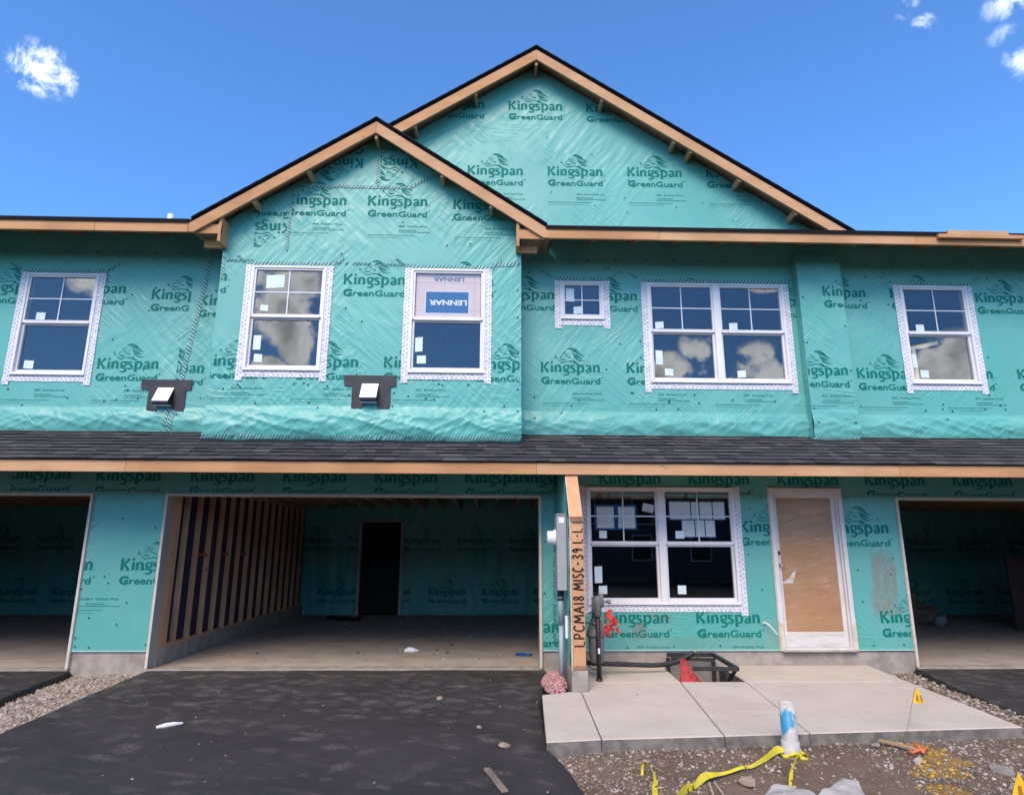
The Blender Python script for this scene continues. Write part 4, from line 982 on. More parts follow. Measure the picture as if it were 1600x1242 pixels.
em = thing('electric_meter_box', 'grey electric meter box with white round cover and conduit beside the garage opening', 'meter', (5.06, -.95, .0))
b = MB(); b.box(5.005, 5.118, -1.13, -.85, 1.0, 1.84); b.box(4.998, 5.118, -1.14, -.84, 1.84, 1.856); b.build('meter_cabinet', METERG, em, bevel=.006)
b = MB(); b.box(5.03, 5.09, -1.1315, -1.1305, 1.755, 1.815); b.build('cabinet_sticker', PAPER, em)
b = MB(); b.tube([(5.006, -.98, 1.59), (4.985, -.98, 1.59), (4.978, -.98, 1.59), (4.915, -.98, 1.59), (4.905, -.98, 1.59)], [.094, .094, .078, .076, .068], 24); b.build('meter_cover', WHITEP, em, True)
b = MB(); b.tube([(5.055, -.98, .99), (5.055, -.98, .62)], .034, 14); b.tube([(5.055, -.98, .62), (5.055, -.98, .615)], [.034, .029], 14); b.tube([(5.055, -.98, .61), (5.055, -.98, .0)], .029, 14); cd_ = b.build('conduit', GREYP, em, True)
b = MB(); b.tube([(5.055, -.98, 1.0), (5.055, -.98, .93)], .040, 14); b.tube([(5.055, -.98, .915), (5.055, -.98, .885)], .038, 14); b.build('coupling', BRONZE, em, True)
b = MB(); b.box(5.10, 5.125, -1.02, -.99, .48, .72); b.build('tag_plate', PAPER, em)

# ================================================================== ground
def gz(x, y): return -.02+.024*min(y, 0)
g = MB()
prof = [(300, -.36), (-1, -.36), (-14.2, -.52), (-300, -.52)]
for i in range(3): g.quad((-300, *prof[i+1]), (300, *prof[i+1]), (300, *prof[i]), (-300, *prof[i]))
tag(g.build('ground', DIRT, None), kind='structure')
r = MB(); r.box(-120, 120, -24, -14.4, -.60, -.49); tag(r.build('road', ASPH, None), kind='structure')
def ragged(pts, amp, k=10):
    out = []
    P = catmull([(p[0], p[1], 0) for p in pts], k)
    for p in P: out.append((p[0]+amp*noise.noise((p[0]*9, p[1]*11, 1.5))+amp*.6*noise.noise((p[0]*30, p[1]*34, 2.5)), p[1]))
    return out
def driveway(left, right, nx=24):
    """asphalt sheet between two edge lines, with a rolled shoulder on both sides"""
    mb = MB(); n = len(left); rows = []
    for a, b in zip(left, right):
        row = [(a[0]-.10-.05*random.random(), a[1], gz(0, a[1])-.16), (a[0]-.02, a[1], gz(0, a[1])-.028)]
        for i in range(nx+1):
            t = i/nx; x = a[0]+(b[0]-a[0])*t; y = a[1]+(b[1]-a[1])*t; row.append((x, y, gz(0, y)+.004*noise.noise((x*1.2, y*1.2, 6))))
        row += [(b[0]+.02, b[1], gz(0, b[1])-.028), (b[0]+.10+.05*random.random(), b[1], gz(0, b[1])-.16)]
        rows.append(row)
    W = len(rows[0])
    for row in rows: mb.v += row
    for j in range(n-1):
        for i in range(W-1): mb.f.append([j*W+i, j*W+i+1, (j+1)*W+i+1, (j+1)*W+i]); mb.m.append(1 if i < 2 or i > W-4 else 0)
    o = mb.build('driveway', [ASPH, ASPHE], None, True); return tag(o, kind='structure')
yr = [-.035, -.3, -.6, -1, -1.4, -1.8, -2.2, -2.6, -3.0, -3.4, -3.8, -4.3, -5.5, -8, -14.3]
def edge(fx): return [(p[0], yy) for p, yy in [((fx(y), y), y) for y in yr]]
def dens(fx, amp):
    out = []; y = -.035
    while y > -14.3:
        out.append((fx(y)+amp*(noise.noise((y*3.1, fx(0)*5, .7))+.7*noise.noise((y*11, fx(0)*5, 3))+.5*noise.noise((y*31, fx(0), 5))), y)); y -= .04 if y > -5 else .5
    return out+[(fx(-14.3), -14.3)]
def lerp(tab):
    def f_(y):
        for (y0, x0), (y1, x1) in zip(tab, tab[1:]):
            if y <= y0 and y >= y1: t = (y-y0)/(y1-y0); return x0+(x1-x0)*t
        return tab[-1][1]
    return f_
driveway(dens(lerp([(0, .01), (-1.3, .045), (-2.6, .10), (-5, .10), (-15, .0)]), .006), dens(lerp([(0, 4.93), (-.6, 4.93), (-1.1, 4.82), (-1.6, 4.76), (-3.1, 4.70), (-3.4, 4.79), (-4.2, 4.92), (-6, 5.0), (-15, 5.0)]), .022))
driveway(dens(lerp([(0, -6), (-15, -6)]), .02), dens(lerp([(0, -.955), (-.25, -.86), (-.6, -.86), (-1.6, -.72), (-3, -.60), (-15, -.6)]), .03))
driveway(dens(lerp([(0, 9.70), (-.3, 9.66), (-1, 9.5), (-2.4, 9.30), (-4, 9.25), (-15, 9.2)]), .03), dens(lerp([(0, 14.9), (-15, 14.9)]), .02))
# concrete walk: panels with open joints, a square cut-out against the house wall
def szt(y): return .02+.016*y
wk = MB()
def panel(poly):
    n = len(poly); o = len(wk.v)
    c = Vector((sum(p[0] for p in poly)/n, sum(p[1] for p in poly)/n))
    ins = [(p[0]+(c[0]-p[0])*.006/max(.2, abs(c[0]-p[0])) if abs(c[0]-p[0]) > .01 else p[0], p[1]+(c[1]-p[1])*.006/max(.2, abs(c[1]-p[1]))) for p in poly]
    wk.v += [(p[0], p[1], szt(p[1])) for p in ins]+[(p[0], p[1], szt(p[1])-.008) for p in poly]+[(p[0], p[1], szt(p[1])-.19) for p in poly]
    wk.f.append([o+i for i in range(n)]); wk.m.append(0)
    for i in range(n):
        j = (i+1) % n
        wk.f.append([o+i, o+j, o+n+j, o+n+i]); wk.m.append(0); wk.f.append([o+n+i, o+n+j, o+2*n+j, o+2*n+i]); wk.m.append(1)
J = .004
panel([(4.79, -1.55), (4.705, -3.13), (5.155-J, -3.06), (5.215-J, -1.45), (5.10, -1.42)][::1])
panel([(5.30, .01), (5.30, -1.40), (5.22+J, -1.45), (5.225+J, -.95), (5.26, .01)] if False else [(5.305, .005), (5.28, -.945), (6.40-J, -.945), (6.44-J, .005)])
panel([(5.30, -.953), (5.30, -1.42), (5.215+J, -1.44), (5.155+J, -3.06), (6.18-J, -2.99), (6.40-J, -.953)])
panel([(6.40+J, -.953), (6.18+J, -2.985), (6.915-J, -2.93), (7.145-J, -.953)])
panel([(7.145+J, -.945), (7.16+J, .005), (9.10, .005), (9.005, -.945)])
panel([(7.145+J, -.953), (6.915+J, -2.925), (8.85, -2.78), (9.004, -.953)])
tag(wk.build('concrete_walk', [SLAB, SLABF], None), kind='structure')
# soil beds beside the walk
def soil(name, x0, x1, y0, y1, zf, step=.03, mat=DIRT):
    mb = MB(); nx = round((x1-x0)/step); ny = round((y1-y0)/step)
    for i in range(nx+1):
        for k in range(ny+1): x = x0+(x1-x0)*i/nx; y = y0+(y1-y0)*k/ny; mb.v.append((x, y, zf(x, y)))
    for i in range(nx):
        for k in range(ny): q = i*(ny+1)+k; mb.f.append([q, q+ny+1, q+ny+2, q+1]); mb.m.append(0)
    return tag(mb.build(name, mat, None, True, fix=False), kind='structure')
def zfront(x, y):
    z = -.118+.03*(min(y, -2.9)+2.9)+.022*noise.noise((x*1.6, y*1.6, 2))*min(1, max(.2, -y-2.8))+.014*noise.noise((x*6, y*6, 8))+.006*noise.noise((x*20, y*20, 4))
    if x < 5.2: z -= .05*(5.2-x)*1.5
    if x > 8.7: z += .035*min(1, (x-8.7)*2)
    return z
soil('soil_bed', 4.6, 9.9, -6.2, .02, lambda x, y: zfront(x, y) if y < -2.6 or x > 8.7 else -.22+.02*noise.noise((x*9, y*9, 3)))
def zleft(x, y): return -.065+.022*y+.025*noise.noise((x*5, y*5, 2))+.012*noise.noise((x*14, y*14, 8))-.05*abs(x+.4)
soil('gravel_strip', -1.1, .2, -6, .02, zleft, mat=mk('gravel_fines', (.24, .185, .14), (.36, .295, .235), 30, .95, .1, 1, 70))
# loose stone as meshes
ICO = None
def ico():
    t = (1+5**.5)/2
    v = [Vector(p).normalized() for p in ((-1, t, 0), (1, t, 0), (-1, -t, 0), (1, -t, 0), (0, -1, t), (0, 1, t), (0, -1, -t), (0, 1, -t), (t, 0, -1), (t, 0, 1), (-t, 0, -1), (-t, 0, 1))]
    f = [(0, 11, 5), (0, 5, 1), (0, 1, 7), (0, 7, 10), (0, 10, 11), (1, 5, 9), (5, 11, 4), (11, 10, 2), (10, 7, 6), (7, 1, 8), (3, 9, 4), (3, 4, 2), (3, 2, 6), (3, 6, 8), (3, 8, 9), (4, 9, 5), (2, 4, 11), (6, 2, 10), (8, 6, 7), (9, 8, 1)]
    return v, f
IV, IF = ico()
def pebble(mb, x, y, z, r, mi):
    sx, sy, sz = r*random.uniform(.8, 1.5), r*random.uniform(.7, 1.1), r*random.uniform(.45, .8); a = random.uniform(0, 6.28); ca, sa = math.cos(a), math.sin(a); tl = random.uniform(-.5, .5)
    vs = []
    for v in IV:
        k = random.uniform(.78, 1.15); px, py, pz = v[0]*sx*k, v[1]*sy*k, v[2]*sz*k; pz, px = pz*math.cos(tl)+px*math.sin(tl), px*math.cos(tl)-pz*math.sin(tl)
        vs.append((x+px*ca-py*sa, y+px*sa+py*ca, z+pz))
    mb.add(vs, IF, mi)
def scatter(name, n, pick, zf, rr, mats, weights, label=None):
    mb = MB(); c = 0; tries = 0
    while c < n and tries < n*8:
        tries += 1; p = pick()
        if p is None: continue
        x, y = p; r = random.choices(rr, range(len(rr)*2, len(rr), -1))[0]*random.uniform(.75, 1.25)
        mi = weights(x, y); pebble(mb, x, y, zf(x, y)+r*.15, r, mi); c += 1
    return tag(mb.build(name, mats, None, fix=False), label, None, None, 'stuff')
random.seed(31)
def pl_():
    y = -4.3*random.random()**.9; x = random.uniform(-.98, .12)
    l = lerp([(0, -.98), (-.25, -.88), (-1.6, -.76), (-3, -.64), (-15, -.6)])(y)
    return (x, y-.03) if x > l+.02 and x < .03-.03*y else None
scatter('gravel', 6500, pl_, zleft, (.007, .010, .013, .019), STONES, lambda x, y: random.choices(range(5), (6.5, 5, 2, .3, 1))[0])
def pf():
    x, y = random.uniform(4.75, 9.3), random.uniform(-4.6, -2.75)
    k = noise.noise((x*.9+4, y*1.1, 7))
    edge_ = min(1, max(0, (y+3.35)*2.2)); dense = .10+.8*max(0, k-.05)+.30*edge_
    if x < 5.9: dense = max(dense, .8-1.2*max(0, x-5.45)-max(0, -3.9-y)*.2)
    if 6.95 < x < 8.4 and -4.2 < y < -2.8: dense = max(dense, .62*min(1, (x-6.95)*3))
    return (x, y) if random.random() < dense else None
def wf(x, y):
    for q in YPAINT:
        if (x-q[0])**2+((y-q[1])*1.3)**2 < (q[2]*(.9+.5*noise.noise((x*9, y*9, 1))))**2 and random.random() < .5: return 5
    return random.choices(range(5), (4.2, 2.6, 3, 1.2, 2.6))[0]
scatter('gravel', 6200, pf, zfront, (.004, .006, .008, .0105, .015), STONES+[STY], wf)
def pr_():
    y = -3.0*random.random(); x = random.uniform(8.85, 9.75)
    return (x, y) if 9.11+.092*y < x < lerp([(0, 9.75), (-.3, 9.70), (-1, 9.52), (-2.4, 9.30), (-4, 9.2)])(y) else None
scatter('gravel', 1100, pr_, zfront, (.008, .012, .017, .024), STONES, lambda x, y: random.choices(range(5), (3, 3, 3, 2, 3))[0])
def pp():
    a = random.uniform(0, 6.28); r = random.random()**.6
    return (4.965+.13*r*math.cos(a), -1.0+.50*r*math.sin(a))
def zp(x, y): return -.035+.13*max(0, 1-((x-4.975)/.15)**2-((y+1.0)/.55)**2)+random.uniform(-.01, .01)
scatter('pink_gravel', 1500, pp, zp, (.010, .013, .017), PINK, lambda x, y: random.choices(range(4), (3, 3, 3, 2))[0])
def ph(): return (random.uniform(6.42, 7.13), random.uniform(-.93, -.02))
scatter('gravel', 900, ph, lambda x, y: -.185, (.012, .018, .026), STONES, lambda x, y: random.choices(range(5), (1, 2, 3, 4, 3))[0])
def pd_(): return (random.uniform(-.5, 5.1), -.3-4.0*random.random())
scatter('crumbs', 90, pd_, lambda x, y: gz(x, y), (.004, .006, .008), STONES, lambda x, y: random.choices(range(5), (4, 4, 1, 0, 1))[0])
def ps_(): return (random.uniform(5.3, 8.6), random.uniform(-2.7, -.3))
scatter('crumbs', 26, lambda: (lambda q: None if 6.3 < q[0] < 7.2 and q[1] > -1 else q)(ps_()), lambda x, y: szt(y), (.004, .006, .009), STONES, lambda x, y: random.choices(range(5), (4, 2, 1, 2, 1))[0])
def pg(): return (random.choice((random.uniform(.3, 4.6), random.uniform(10, 13.5), random.uniform(2.5, 4.7))), random.uniform(.6, 5.5))
scatter('floor_debris', 140, pg, lambda x, y: -.008, (.008, .013, .02, .03), STONES, lambda x, y: random.choices(range(5), (3, 3, 2, 2, 2))[0])

# ================================================================== loose things
def rock(x, y, z, r, mat, label, sq=.6, name='rock'):
    mb = MB(); random.seed(int(x*1000)); v2 = []; 
    bm = bmesh.new(); bmesh.ops.create_icosphere(bm, subdivisions=2, radius=1)
    for v in bm.verts:
        d = v.co.copy(); k = 1+.35*noise.noise(d*1.3+Vector((x, y, 0)))
        q = Vector((d.x*r*1.25*k, d.y*r*k, d.z*r*sq*k)); v.co = q
    me = bpy.data.meshes.new(name); bm.to_mesh(me); bm.free(); me.materials.append(mat)
    o = bpy.data.objects.new(name, me); o.location = (x, y, z); o.rotation_euler = (.2, .1, x*3); COL.objects.link(o); return tag(o, label, 'rock')
rock(6.05, -3.78, zfront(6.05, -3.78)+.02, .05, STONES[1], 'angular pinkish brown rock on the bare soil below the yellow tape')
rock(7.51, -3.40, zfront(7.5, -3.4)+.02, .032, STONES[0], 'pale round rock in the yellow painted gravel')
rock(8.03, -3.57, zfront(8.03, -3.57)+.01, .065, STONES[2], 'flat grey rock half sunk in soil at right edge', .35)
rock(7.42, -3.0, zfront(7.42, -3.0)+.02, .035, STONES[2], 'small grey rock beside the wooden stake', .5)
rock(3.73, -1.49, gz(0, -1.5)+.01, .035, STONES[1], 'tan pebble on the asphalt nearest the garage threshold', .5)
rock(4.37, -3.03, gz(0, -3.0)+.012, .042, STONES[1], 'tan pebble on the asphalt near the walk corner', .5)
rock(4.16, -2.5, gz(0, -2.5)+.006, .02, STONES[1], 'tiny pale pebble in the middle right of the driveway', .6)

# pvc cleanout
px, py = 6.63, -3.20; pz = zfront(px, py)
pv = thing('cleanout_pipe', 'upright white PVC cleanout pipe with blue paint splash in the soil', 'pipe', (px, py, pz))
def ring(z0, z1, ro, ri, nm, mat, parent, tilt=0):
    b = MB(); n = 28
    for r_, z in ((ro, z0), (ro, z1), (ri, z1), (ri, z1-.22 if z1-z0 > .25 else z0)):
        for k in range(n): b.v.append((px+r_*math.cos(6.2832*k/n), py+r_*math.sin(6.2832*k/n), pz+z+(r_*math.cos(6.2832*k/n)*-.10 if z == z1 else 0)))
    for j in range(3):
        for k in range(n): b.f.append([j*n+k, j*n+(k+1) % n, (j+1)*n+(k+1) % n, (j+1)*n+k]); b.m.append(0)
    o = b.build(nm, mat, None, True, origin=(px, py, pz)); o.parent = parent; o.location = (0, 0, 0); return o
ring(.08, .40, .061, .053, 'pipe', PVC, pv); ring(-.08, .12, .069, .061, 'coupling', mk('pvc_coupling', (.48, .46, .44), (.38, .36, .34), 9, .5), pv)
def tape_ribbon(name, pts, ws, label, cat, mat=YEL, tw=None, prints=True, group=None):
    P = catmull(pts, 8); n = len(P); b = MB(); Wd = catmull([(w, 0, 0) for w in ws], 8)
    for i, p in enumerate(P):
        d = (P[min(i+1, n-1)]-P[max(i-1, 0)]).normalized(); s_ = d.cross(Vector((0, 0, 1)))
        if s_.length < 1e-3: s_ = Vector((1, 0, 0))
        s_.normalize(); u = s_.cross(d); a = (tw(i/(n-1)) if tw else .5); w = Wd[i][0]*.78
        side = s_*math.cos(a)+u*math.sin(a)
        b.v += [tuple(p-side*w/2), tuple(p+u*.006*math.sin(i*.9)), tuple(p+side*w/2)]
    for i in range(n-1):
        for k in (0, 1): b.f.append([3*i+k, 3*i+k+1, 3*i+4+k, 3*i+3+k]); b.m.append(1 if prints and k == 0 and noise.noise((i*.55, pts[0][0]*3, 2)) > .32 else 0)
    o = b.build(name, [mat, YBLK], None, True, fix=False, origin=pts[0]); return tag(o, label, cat, group)
def zf(x, y, d=.02): return (x, y, zfront(x, y)+d)
tape_ribbon('caution_tape', [(px-.06, py-.02, pz+.05), zf(6.50, -3.25, .06), zf(6.36, -3.36, .03), zf(6.20, -3.48, .025), zf(6.10, -3.55, .03), zf(5.95, -3.61, .025), zf(5.78, -3.73, .04), zf(5.66, -3.86, .03), zf(5.56, -3.97, .04), zf(5.45, -4.15, .03)], [.03, .07, .05, .03, .035, .04, .065, .05, .075, .07], 'yellow caution tape trailing left from the white pipe across the soil', 'caution tape', tw=lambda t: .9+.6*math.sin(t*9))
tape_ribbon('caution_tape', [(px+.03, py-.07, pz+.02), zf(6.62, -3.32, .03), zf(6.50, -3.52, .025), zf(6.40, -3.70, .03), zf(6.30, -3.90, .02), zf(6.2, -4.15, .02)], [.02, .038, .025, .035, .025, .04], 'narrow yellow caution tape strand hanging from pipe toward the camera', 'caution tape', tw=lambda t: 1.0+.5*math.sin(t*7))
tape_ribbon('caution_tape', [zf(5.355, -3.60, .01), zf(5.385, -3.52, .06), zf(5.43, -3.58, .05), zf(5.425, -3.72, .03), zf(5.385, -3.86, .03), zf(5.34, -4.05, .02)], [.025, .045, .05, .04, .045, .05], 'short yellow tape scrap lying on gravel near the asphalt edge', 'caution tape', tw=lambda t: .4+.6*math.sin(t*5))
b = MB(); kpts = [(px+.08*math.cos(a), py+.08*math.sin(a), pz+.03+.018*math.sin(a*3)) for a in [i*6.2832/24 for i in range(25)]]
b.tube(kpts, [.012+.006*math.sin(i*2.3) for i in range(25)], 7); b.tube([(px+.03, py-.09, pz+.02), (px+.09, py-.08, pz+.0), (px+.10, py-.04, pz+.03), (px+.05, py-.07, pz+.05)], [.014, .016, .012, .01], 7)
kn_ = b.build('tape_knot', YEL, None, True, origin=(px, py, pz)); kn_.parent = pv; kn_.location = (0, 0, 0)

# marker flags
def flag(x, y, z, h, lean, label, s_=1.0):
    t = thing('marker_flag', label, 'flag', (x, y, z), 'yellow utility marker flags')
    top = Vector((x+lean*h, y, z+h)); b = MB(); b.tube([(x, y, z-.02), tuple(top)], .0022, 6); b.build('wire', mk('flag_wire', (.25, .22, .2), rough=.5, metal=.6), t)
    b = MB(); n = 8; q = top-Vector((lean*.1, 0, .1))
    A = [top+Vector((.012, 0, .002)), top+Vector((.055*s_, -.02, -.125*s_)), top+Vector((-.042*s_, .0, -.125*s_))]
    for i in range(n+1):
        t_ = i/n
        for k in range(5):
            u = k/4; p = A[0].lerp(A[2].lerp(A[1], u), t_); b.v.append((p.x, p.y+.012*math.sin(u*5+t_*3)*t_, p.z))
    for i in range(n):
        for k in range(4): e_ = i*5+k; b.f.append([e_, e_+1, e_+6, e_+5]); b.m.append(1 if k in (1, 3) and i in (4, 5, 6) else 0)
    b.build('flag', [YFLAG, mk('flag_print', (.30, .14, .01), rough=.6)], t, True, fix=False); return t
flag(7.72, -2.90, -.12, .44, .36, 'yellow triangular marker flag on a leaning wire at the front edge of the concrete walk')
flag(7.50, -4.20, zfront(7.5, -4.2), .22, .75, 'yellow marker flag cut off by the lower right corner of the picture', 1.3)
# stake with ribbon
sk = thing('wooden_stake', 'wooden survey stake with orange ribbon lying on the yellow painted gravel', 'stake', zf(7.58, -3.0))
b = MB(); b.bar(zf(7.50, -2.92, .035), zf(7.69, -3.22, .04), .034, .02); b.build('stake_shaft', wood('stake_wood', (.42, .27, .15), (.50, .34, .20), (.2, .1, .05), (1, .15, 1)), sk, bevel=.002)
b = MB(); b.tube([zf(7.59, -3.15, .02), zf(7.60, -3.21, .03), zf(7.66, -3.22, .05), zf(7.71, -3.21, .04), zf(7.67, -3.16, .05)], [.006, .012, .010, .013, .006], 6); b.tube([zf(7.66, -3.15, .055), zf(7.665, -3.19, .06), zf(7.66, -3.25, .03)], [.014, .016, .006], 6); b.build('ribbon', ORANGE, sk, True)
# white sheeting at the bottom of the picture
b = MB()
def sheet(cx, cy, poly, hh, sd):
    n = 26; xs = [p[0] for p in poly]; ys_ = [p[1] for p in poly]
    def inside(x, y):
        r_ = False; j = len(poly)-1
        for i in range(len(poly)):
            if (poly[i][1] > y) != (poly[j][1] > y) and x < (poly[j][0]-poly[i][0])*(y-poly[i][1])/(poly[j][1]-poly[i][1])+poly[i][0]: r_ = not r_
            j = i
        return r_
    C = (sum(xs)/len(xs), sum(ys_)/len(ys_)); rings = []; P = poly+[poly[0]]; bnd = []
    for a, c in zip(P, P[1:]):
        for k in range(6): bnd.append((a[0]+(c[0]-a[0])*k/6, a[1]+(c[1]-a[1])*k/6))
    o = len(b.v); m_ = 9
    for j in range(m_+1):
        t = j/m_
        for p in bnd:
            x, y = C[0]+(p[0]-C[0])*t, C[1]+(p[1]-C[1])*t
            b.v.append((x, y, zfront(x, y)+.02+hh*(1-t**2)*(.7+.6*noise.noise((x*3, y*3, sd)))+.016*noise.noise((x*8, y*8, sd))+.05*(1-abs(noise.noise((x*4, y*4, sd+3))))**5*(1-t)))
    L = len(bnd)
    for j in range(m_):
        for k in range(L): b.f.append([o+j*L+k, o+j*L+(k+1) % L, o+(j+1)*L+(k+1) % L, o+(j+1)*L+k]); b.m.append(0)
sheet(6.1, -4, [(6.12, -3.93), (6.20, -3.83), (6.31, -3.83), (6.43, -3.97), (6.44, -4.4), (5.9, -4.4), (6.02, -4.05)], 0.012, 4)
o = b.build('plastic_sheet', SHEETW, None, True, fix=False, origin=(6.2, -3.9, -.15)); tag(o, 'white plastic sheet crumpled on the soil, left of the two at the bottom', 'sheet', 'white plastic sheets on the soil')
b = MB(); sheet(6.7, -4, [(6.44, -3.99), (6.62, -3.85), (6.78, -3.71), (6.83, -3.80), (6.76, -4.0), (6.7, -4.4), (6.45, -4.4)], .016, 7)
o = b.build('plastic_sheet', SHEETW, None, True, fix=False, origin=(6.65, -3.9, -.15)); tag(o, 'white plastic sheet with folded peak and dark scuff, right of the two at the bottom', 'sheet', 'white plastic sheets on the soil')
# driveway litter
b = MB(); b.tube([(1.355, -2.50, gz(0, -2.5)+.016), (1.41, -2.46, gz(0, -2.5)+.02), (1.46, -2.42, gz(0, -2.4)+.018), (1.52, -2.37, gz(0, -2.4)+.016)], [.012, .022, .020, .009], 7)
tag(b.build('foam_scrap', mk('foam_white', (.80, .76, .74), (.66, .62, .6), 30), None, False, origin=(1.43, -2.44, gz(0, -2.4))), 'white foam scrap lying alone on the dark driveway', 'scrap')
b = MB(); b.bar((4.235, -3.55, gz(0, -3.5)+.012), (4.36, -3.98, gz(0, -4)+.012), .05, .014); tag(b.build('wood_scrap', mk('splinter_wood', (.15, .12, .10), (.24, .18, .14), 12, sc=(1, .2, 1)), None, bevel=.003, origin=(4.3, -3.76, gz(0, -3.76))), 'weathered wood splinter on the driveway near the soil edge', 'wood scrap')
# twigs of straw in the soil
b = MB(); b.bar(zf(5.79, -3.76, .012), zf(5.72, -4.1, .012), .012, .008); b.bar(zf(5.83, -3.75, .014), zf(5.81, -4.05, .014), .012, .008); tag(b.build('lath_pieces', mk('lath', (.45, .36, .24), (.36, .28, .2), 9), None, origin=zf(5.86, -3.9)), 'two thin wooden laths in the soil below the yellow tape', 'wood scrap')

# gas riser
gr = thing('gas_riser', 'dark grey gas riser with ribbed regulator and red ribbon in front of the window', 'gas riser', (5.49, -.86, .0))
b = MB(); b.tube([(5.49, -.90, -.02), (5.49, -.90, .86)], .027, 14); b.tube([(5.49, -.90, .0), (5.49, -.90, .035)], .036, 14); b.build('riser_pipe', IRON, gr, True)
b = MB(); b.lathe([(.03, .17), (.07, .18), (.078, .21), (.092, .46), (.092, .47)], (5.485, -.77, 0), 40, rib=.035); b.lathe([(.108, .47), (.114, .485), (.108, .51), (.074, .62), (.05, .68), (.035, .74)], (5.485, -.77, 0), 28); b.build('regulator', GASG, gr, True)
b = MB(); b.tube([(5.49, -.90, .70), (5.49, -.90, .82), (5.49, -.90, .84), (5.49, -.90, .93)], [.042, .042, .05, .05], 14); b.tube([(5.45, -.88, .74), (5.45, -.88, .92)], .028, 10); b.tube([(5.53, -.90, .80), (5.53, -.90, .955)], .034, 12); b.tube([(5.49, -.90, .865), (5.62, -.90, .865)], .016, 8); b.tube([(5.61, -.90, .865), (5.645, -.90, .865)], .026, 10); b.build('valve', GASG, gr, True)
b = MB(); b.tube([(5.46, -.89, .60), (5.42, -.90, .62), (5.33, -.92, .645)], .009, 8); b.tube(catmull([(5.44, -.90, .74), (5.36, -.92, .73), (5.32, -.92, .66), (5.33, -.92, .3), (5.38, -.92, .16), (5.46, -.9, .13)], 6), .006, 6); b.build('tubing', HOSE, gr, True)
random.seed(3); b = MB()
for i in range(20):
    a = random.uniform(0, 6.28); c = Vector((5.60+.05*math.cos(a), -.93, .665+.10*math.sin(a))); p = [c]
    for k in range(4): p.append(p[-1]+Vector((random.uniform(-.045, .045), random.uniform(-.03, .02), random.uniform(-.05, .035))))
    vs = []
    for q in catmull(p, 3): vs += [(q.x-.012, q.y, q.z-.008), (q.x+.012, q.y-.006, q.z+.010)]
    b.add(vs, [(2*i_, 2*i_+1, 2*i_+3, 2*i_+2) for i_ in range(len(vs)//2-1)])
b.build('ribbon', REDR, gr, False, fix=False)
b = MB(); b.box(5.478, 5.502, -.929, -.927, .30, .36); b.build('tag', PAPER, gr)
# black conduit lying from the riser to the pit
b = MB(); b.tube(catmull([(5.30, -.42, .17), (5.42, -.50, .14), (5.60, -.55, .135), (5.95, -.50, .115), (6.25, -.45, .10), (6.48, -.40, .12), (6.62, -.38, .17), (6.74, -.36, .23)], 6), .028, 12)
tag(b.build('black_conduit', HOSE, None, True, origin=(5.9, -.48, .05)), 'black plastic conduit running above the walk from gas riser to steel frame', 'conduit')
b = MB(); b.tube([(6.74, -.36, .23), (6.79, -.37, .255), (6.84, -.37, .285)], [.004, .004, .003], 6); b.tube([(6.74, -.36, .235), (6.80, -.35, .25)], .003, 6); tag(b.build('wire_ends', mk('yellow_wire', (.5, .38, .08), rough=.5), None, origin=(6.74, -.36, .23)), 'yellow wire ends sticking out of the black conduit tip', 'wire')
# steel frame over the pit
sf = thing('steel_frame', 'black angle-iron frame standing in the square pit of the walk', 'steel frame', (6.78, -.5, -.2))
A, B_, C_, D = (6.47, -.13, .17), (7.06, -.14, .17), (7.07, -.93, .135), (6.50, -.90, .14)
b = MB(); b.bar(A, B_, .04, .045); b.bar(B_, C_, .04, .045); b.bar(C_, (6.56, -.91, .138), .04, .045); b.bar((6.47, -.32, .155), (6.98, -.38, .15), .03, .04); b.build('top_rail', IRON, sf, bevel=.002)
for q in ((6.475, -.16), (6.94, -.80), (7.04, -.18)):
    b = MB(); b.box(q[0]-.022, q[0]+.022, q[1]-.02, q[1]+.02, -.2, .14); b.build('leg', IRON, sf, bevel=.002)
b = MB(); b.bar((7.05, -.90, .11), (6.98, -.72, -.10), .03, .03); b.build('brace', IRON, sf)
# red net bag spilling over the pit edge
random.seed(9); b = MB(); n1, n2 = 26, 16
for i in range(n1+1):
    t = i/n1
    for k in range(n2+1):
        u = k/n2; a = (u-.5)*2.6; w_ = .03+.13*t**1.2
        x = 6.555+.02*t+w_*math.sin(a)*1.1+(.22*max(0, t-.72)*2.2*u); y = -.52-.30*t-.05*math.cos(a); z = .18-.30*t+.05*math.cos(a)*t+.02*noise.noise((t*7, u*7, 3))
        b.v.append((x, y, max(z, -.17)))
for i in range(n1):
    for k in range(n2):
        if (noise.noise((i*.5, k*.5, 7)) > .30) or random.random() < .10: continue
        q = i*(n2+1)+k; b.f.append([q, q+1, q+n2+2, q+n2+1]); b.m.append(0)
tag(b.build('net_bag', REDN, None, False, fix=False, origin=(6.55, -.6, 0)), 'torn red mesh netting hanging from the steel frame into the pit', 'netting')
# loose cable stub out of the wall
b = MB(); b.tube(catmull([(7.78, .0, .53), (7.785, -.05, .545), (7.83, -.10, .51), (7.91, -.11, .41)], 5), .008, 8); b.tube([(7.775, .0, .53), (7.785, -.035, .54)], .016, 8)
tag(b.build('cable_stub', WHITEP, None, True, origin=(7.78, 0, .53)), 'white cable stub poking out of the wrap between window and front door', 'cable')
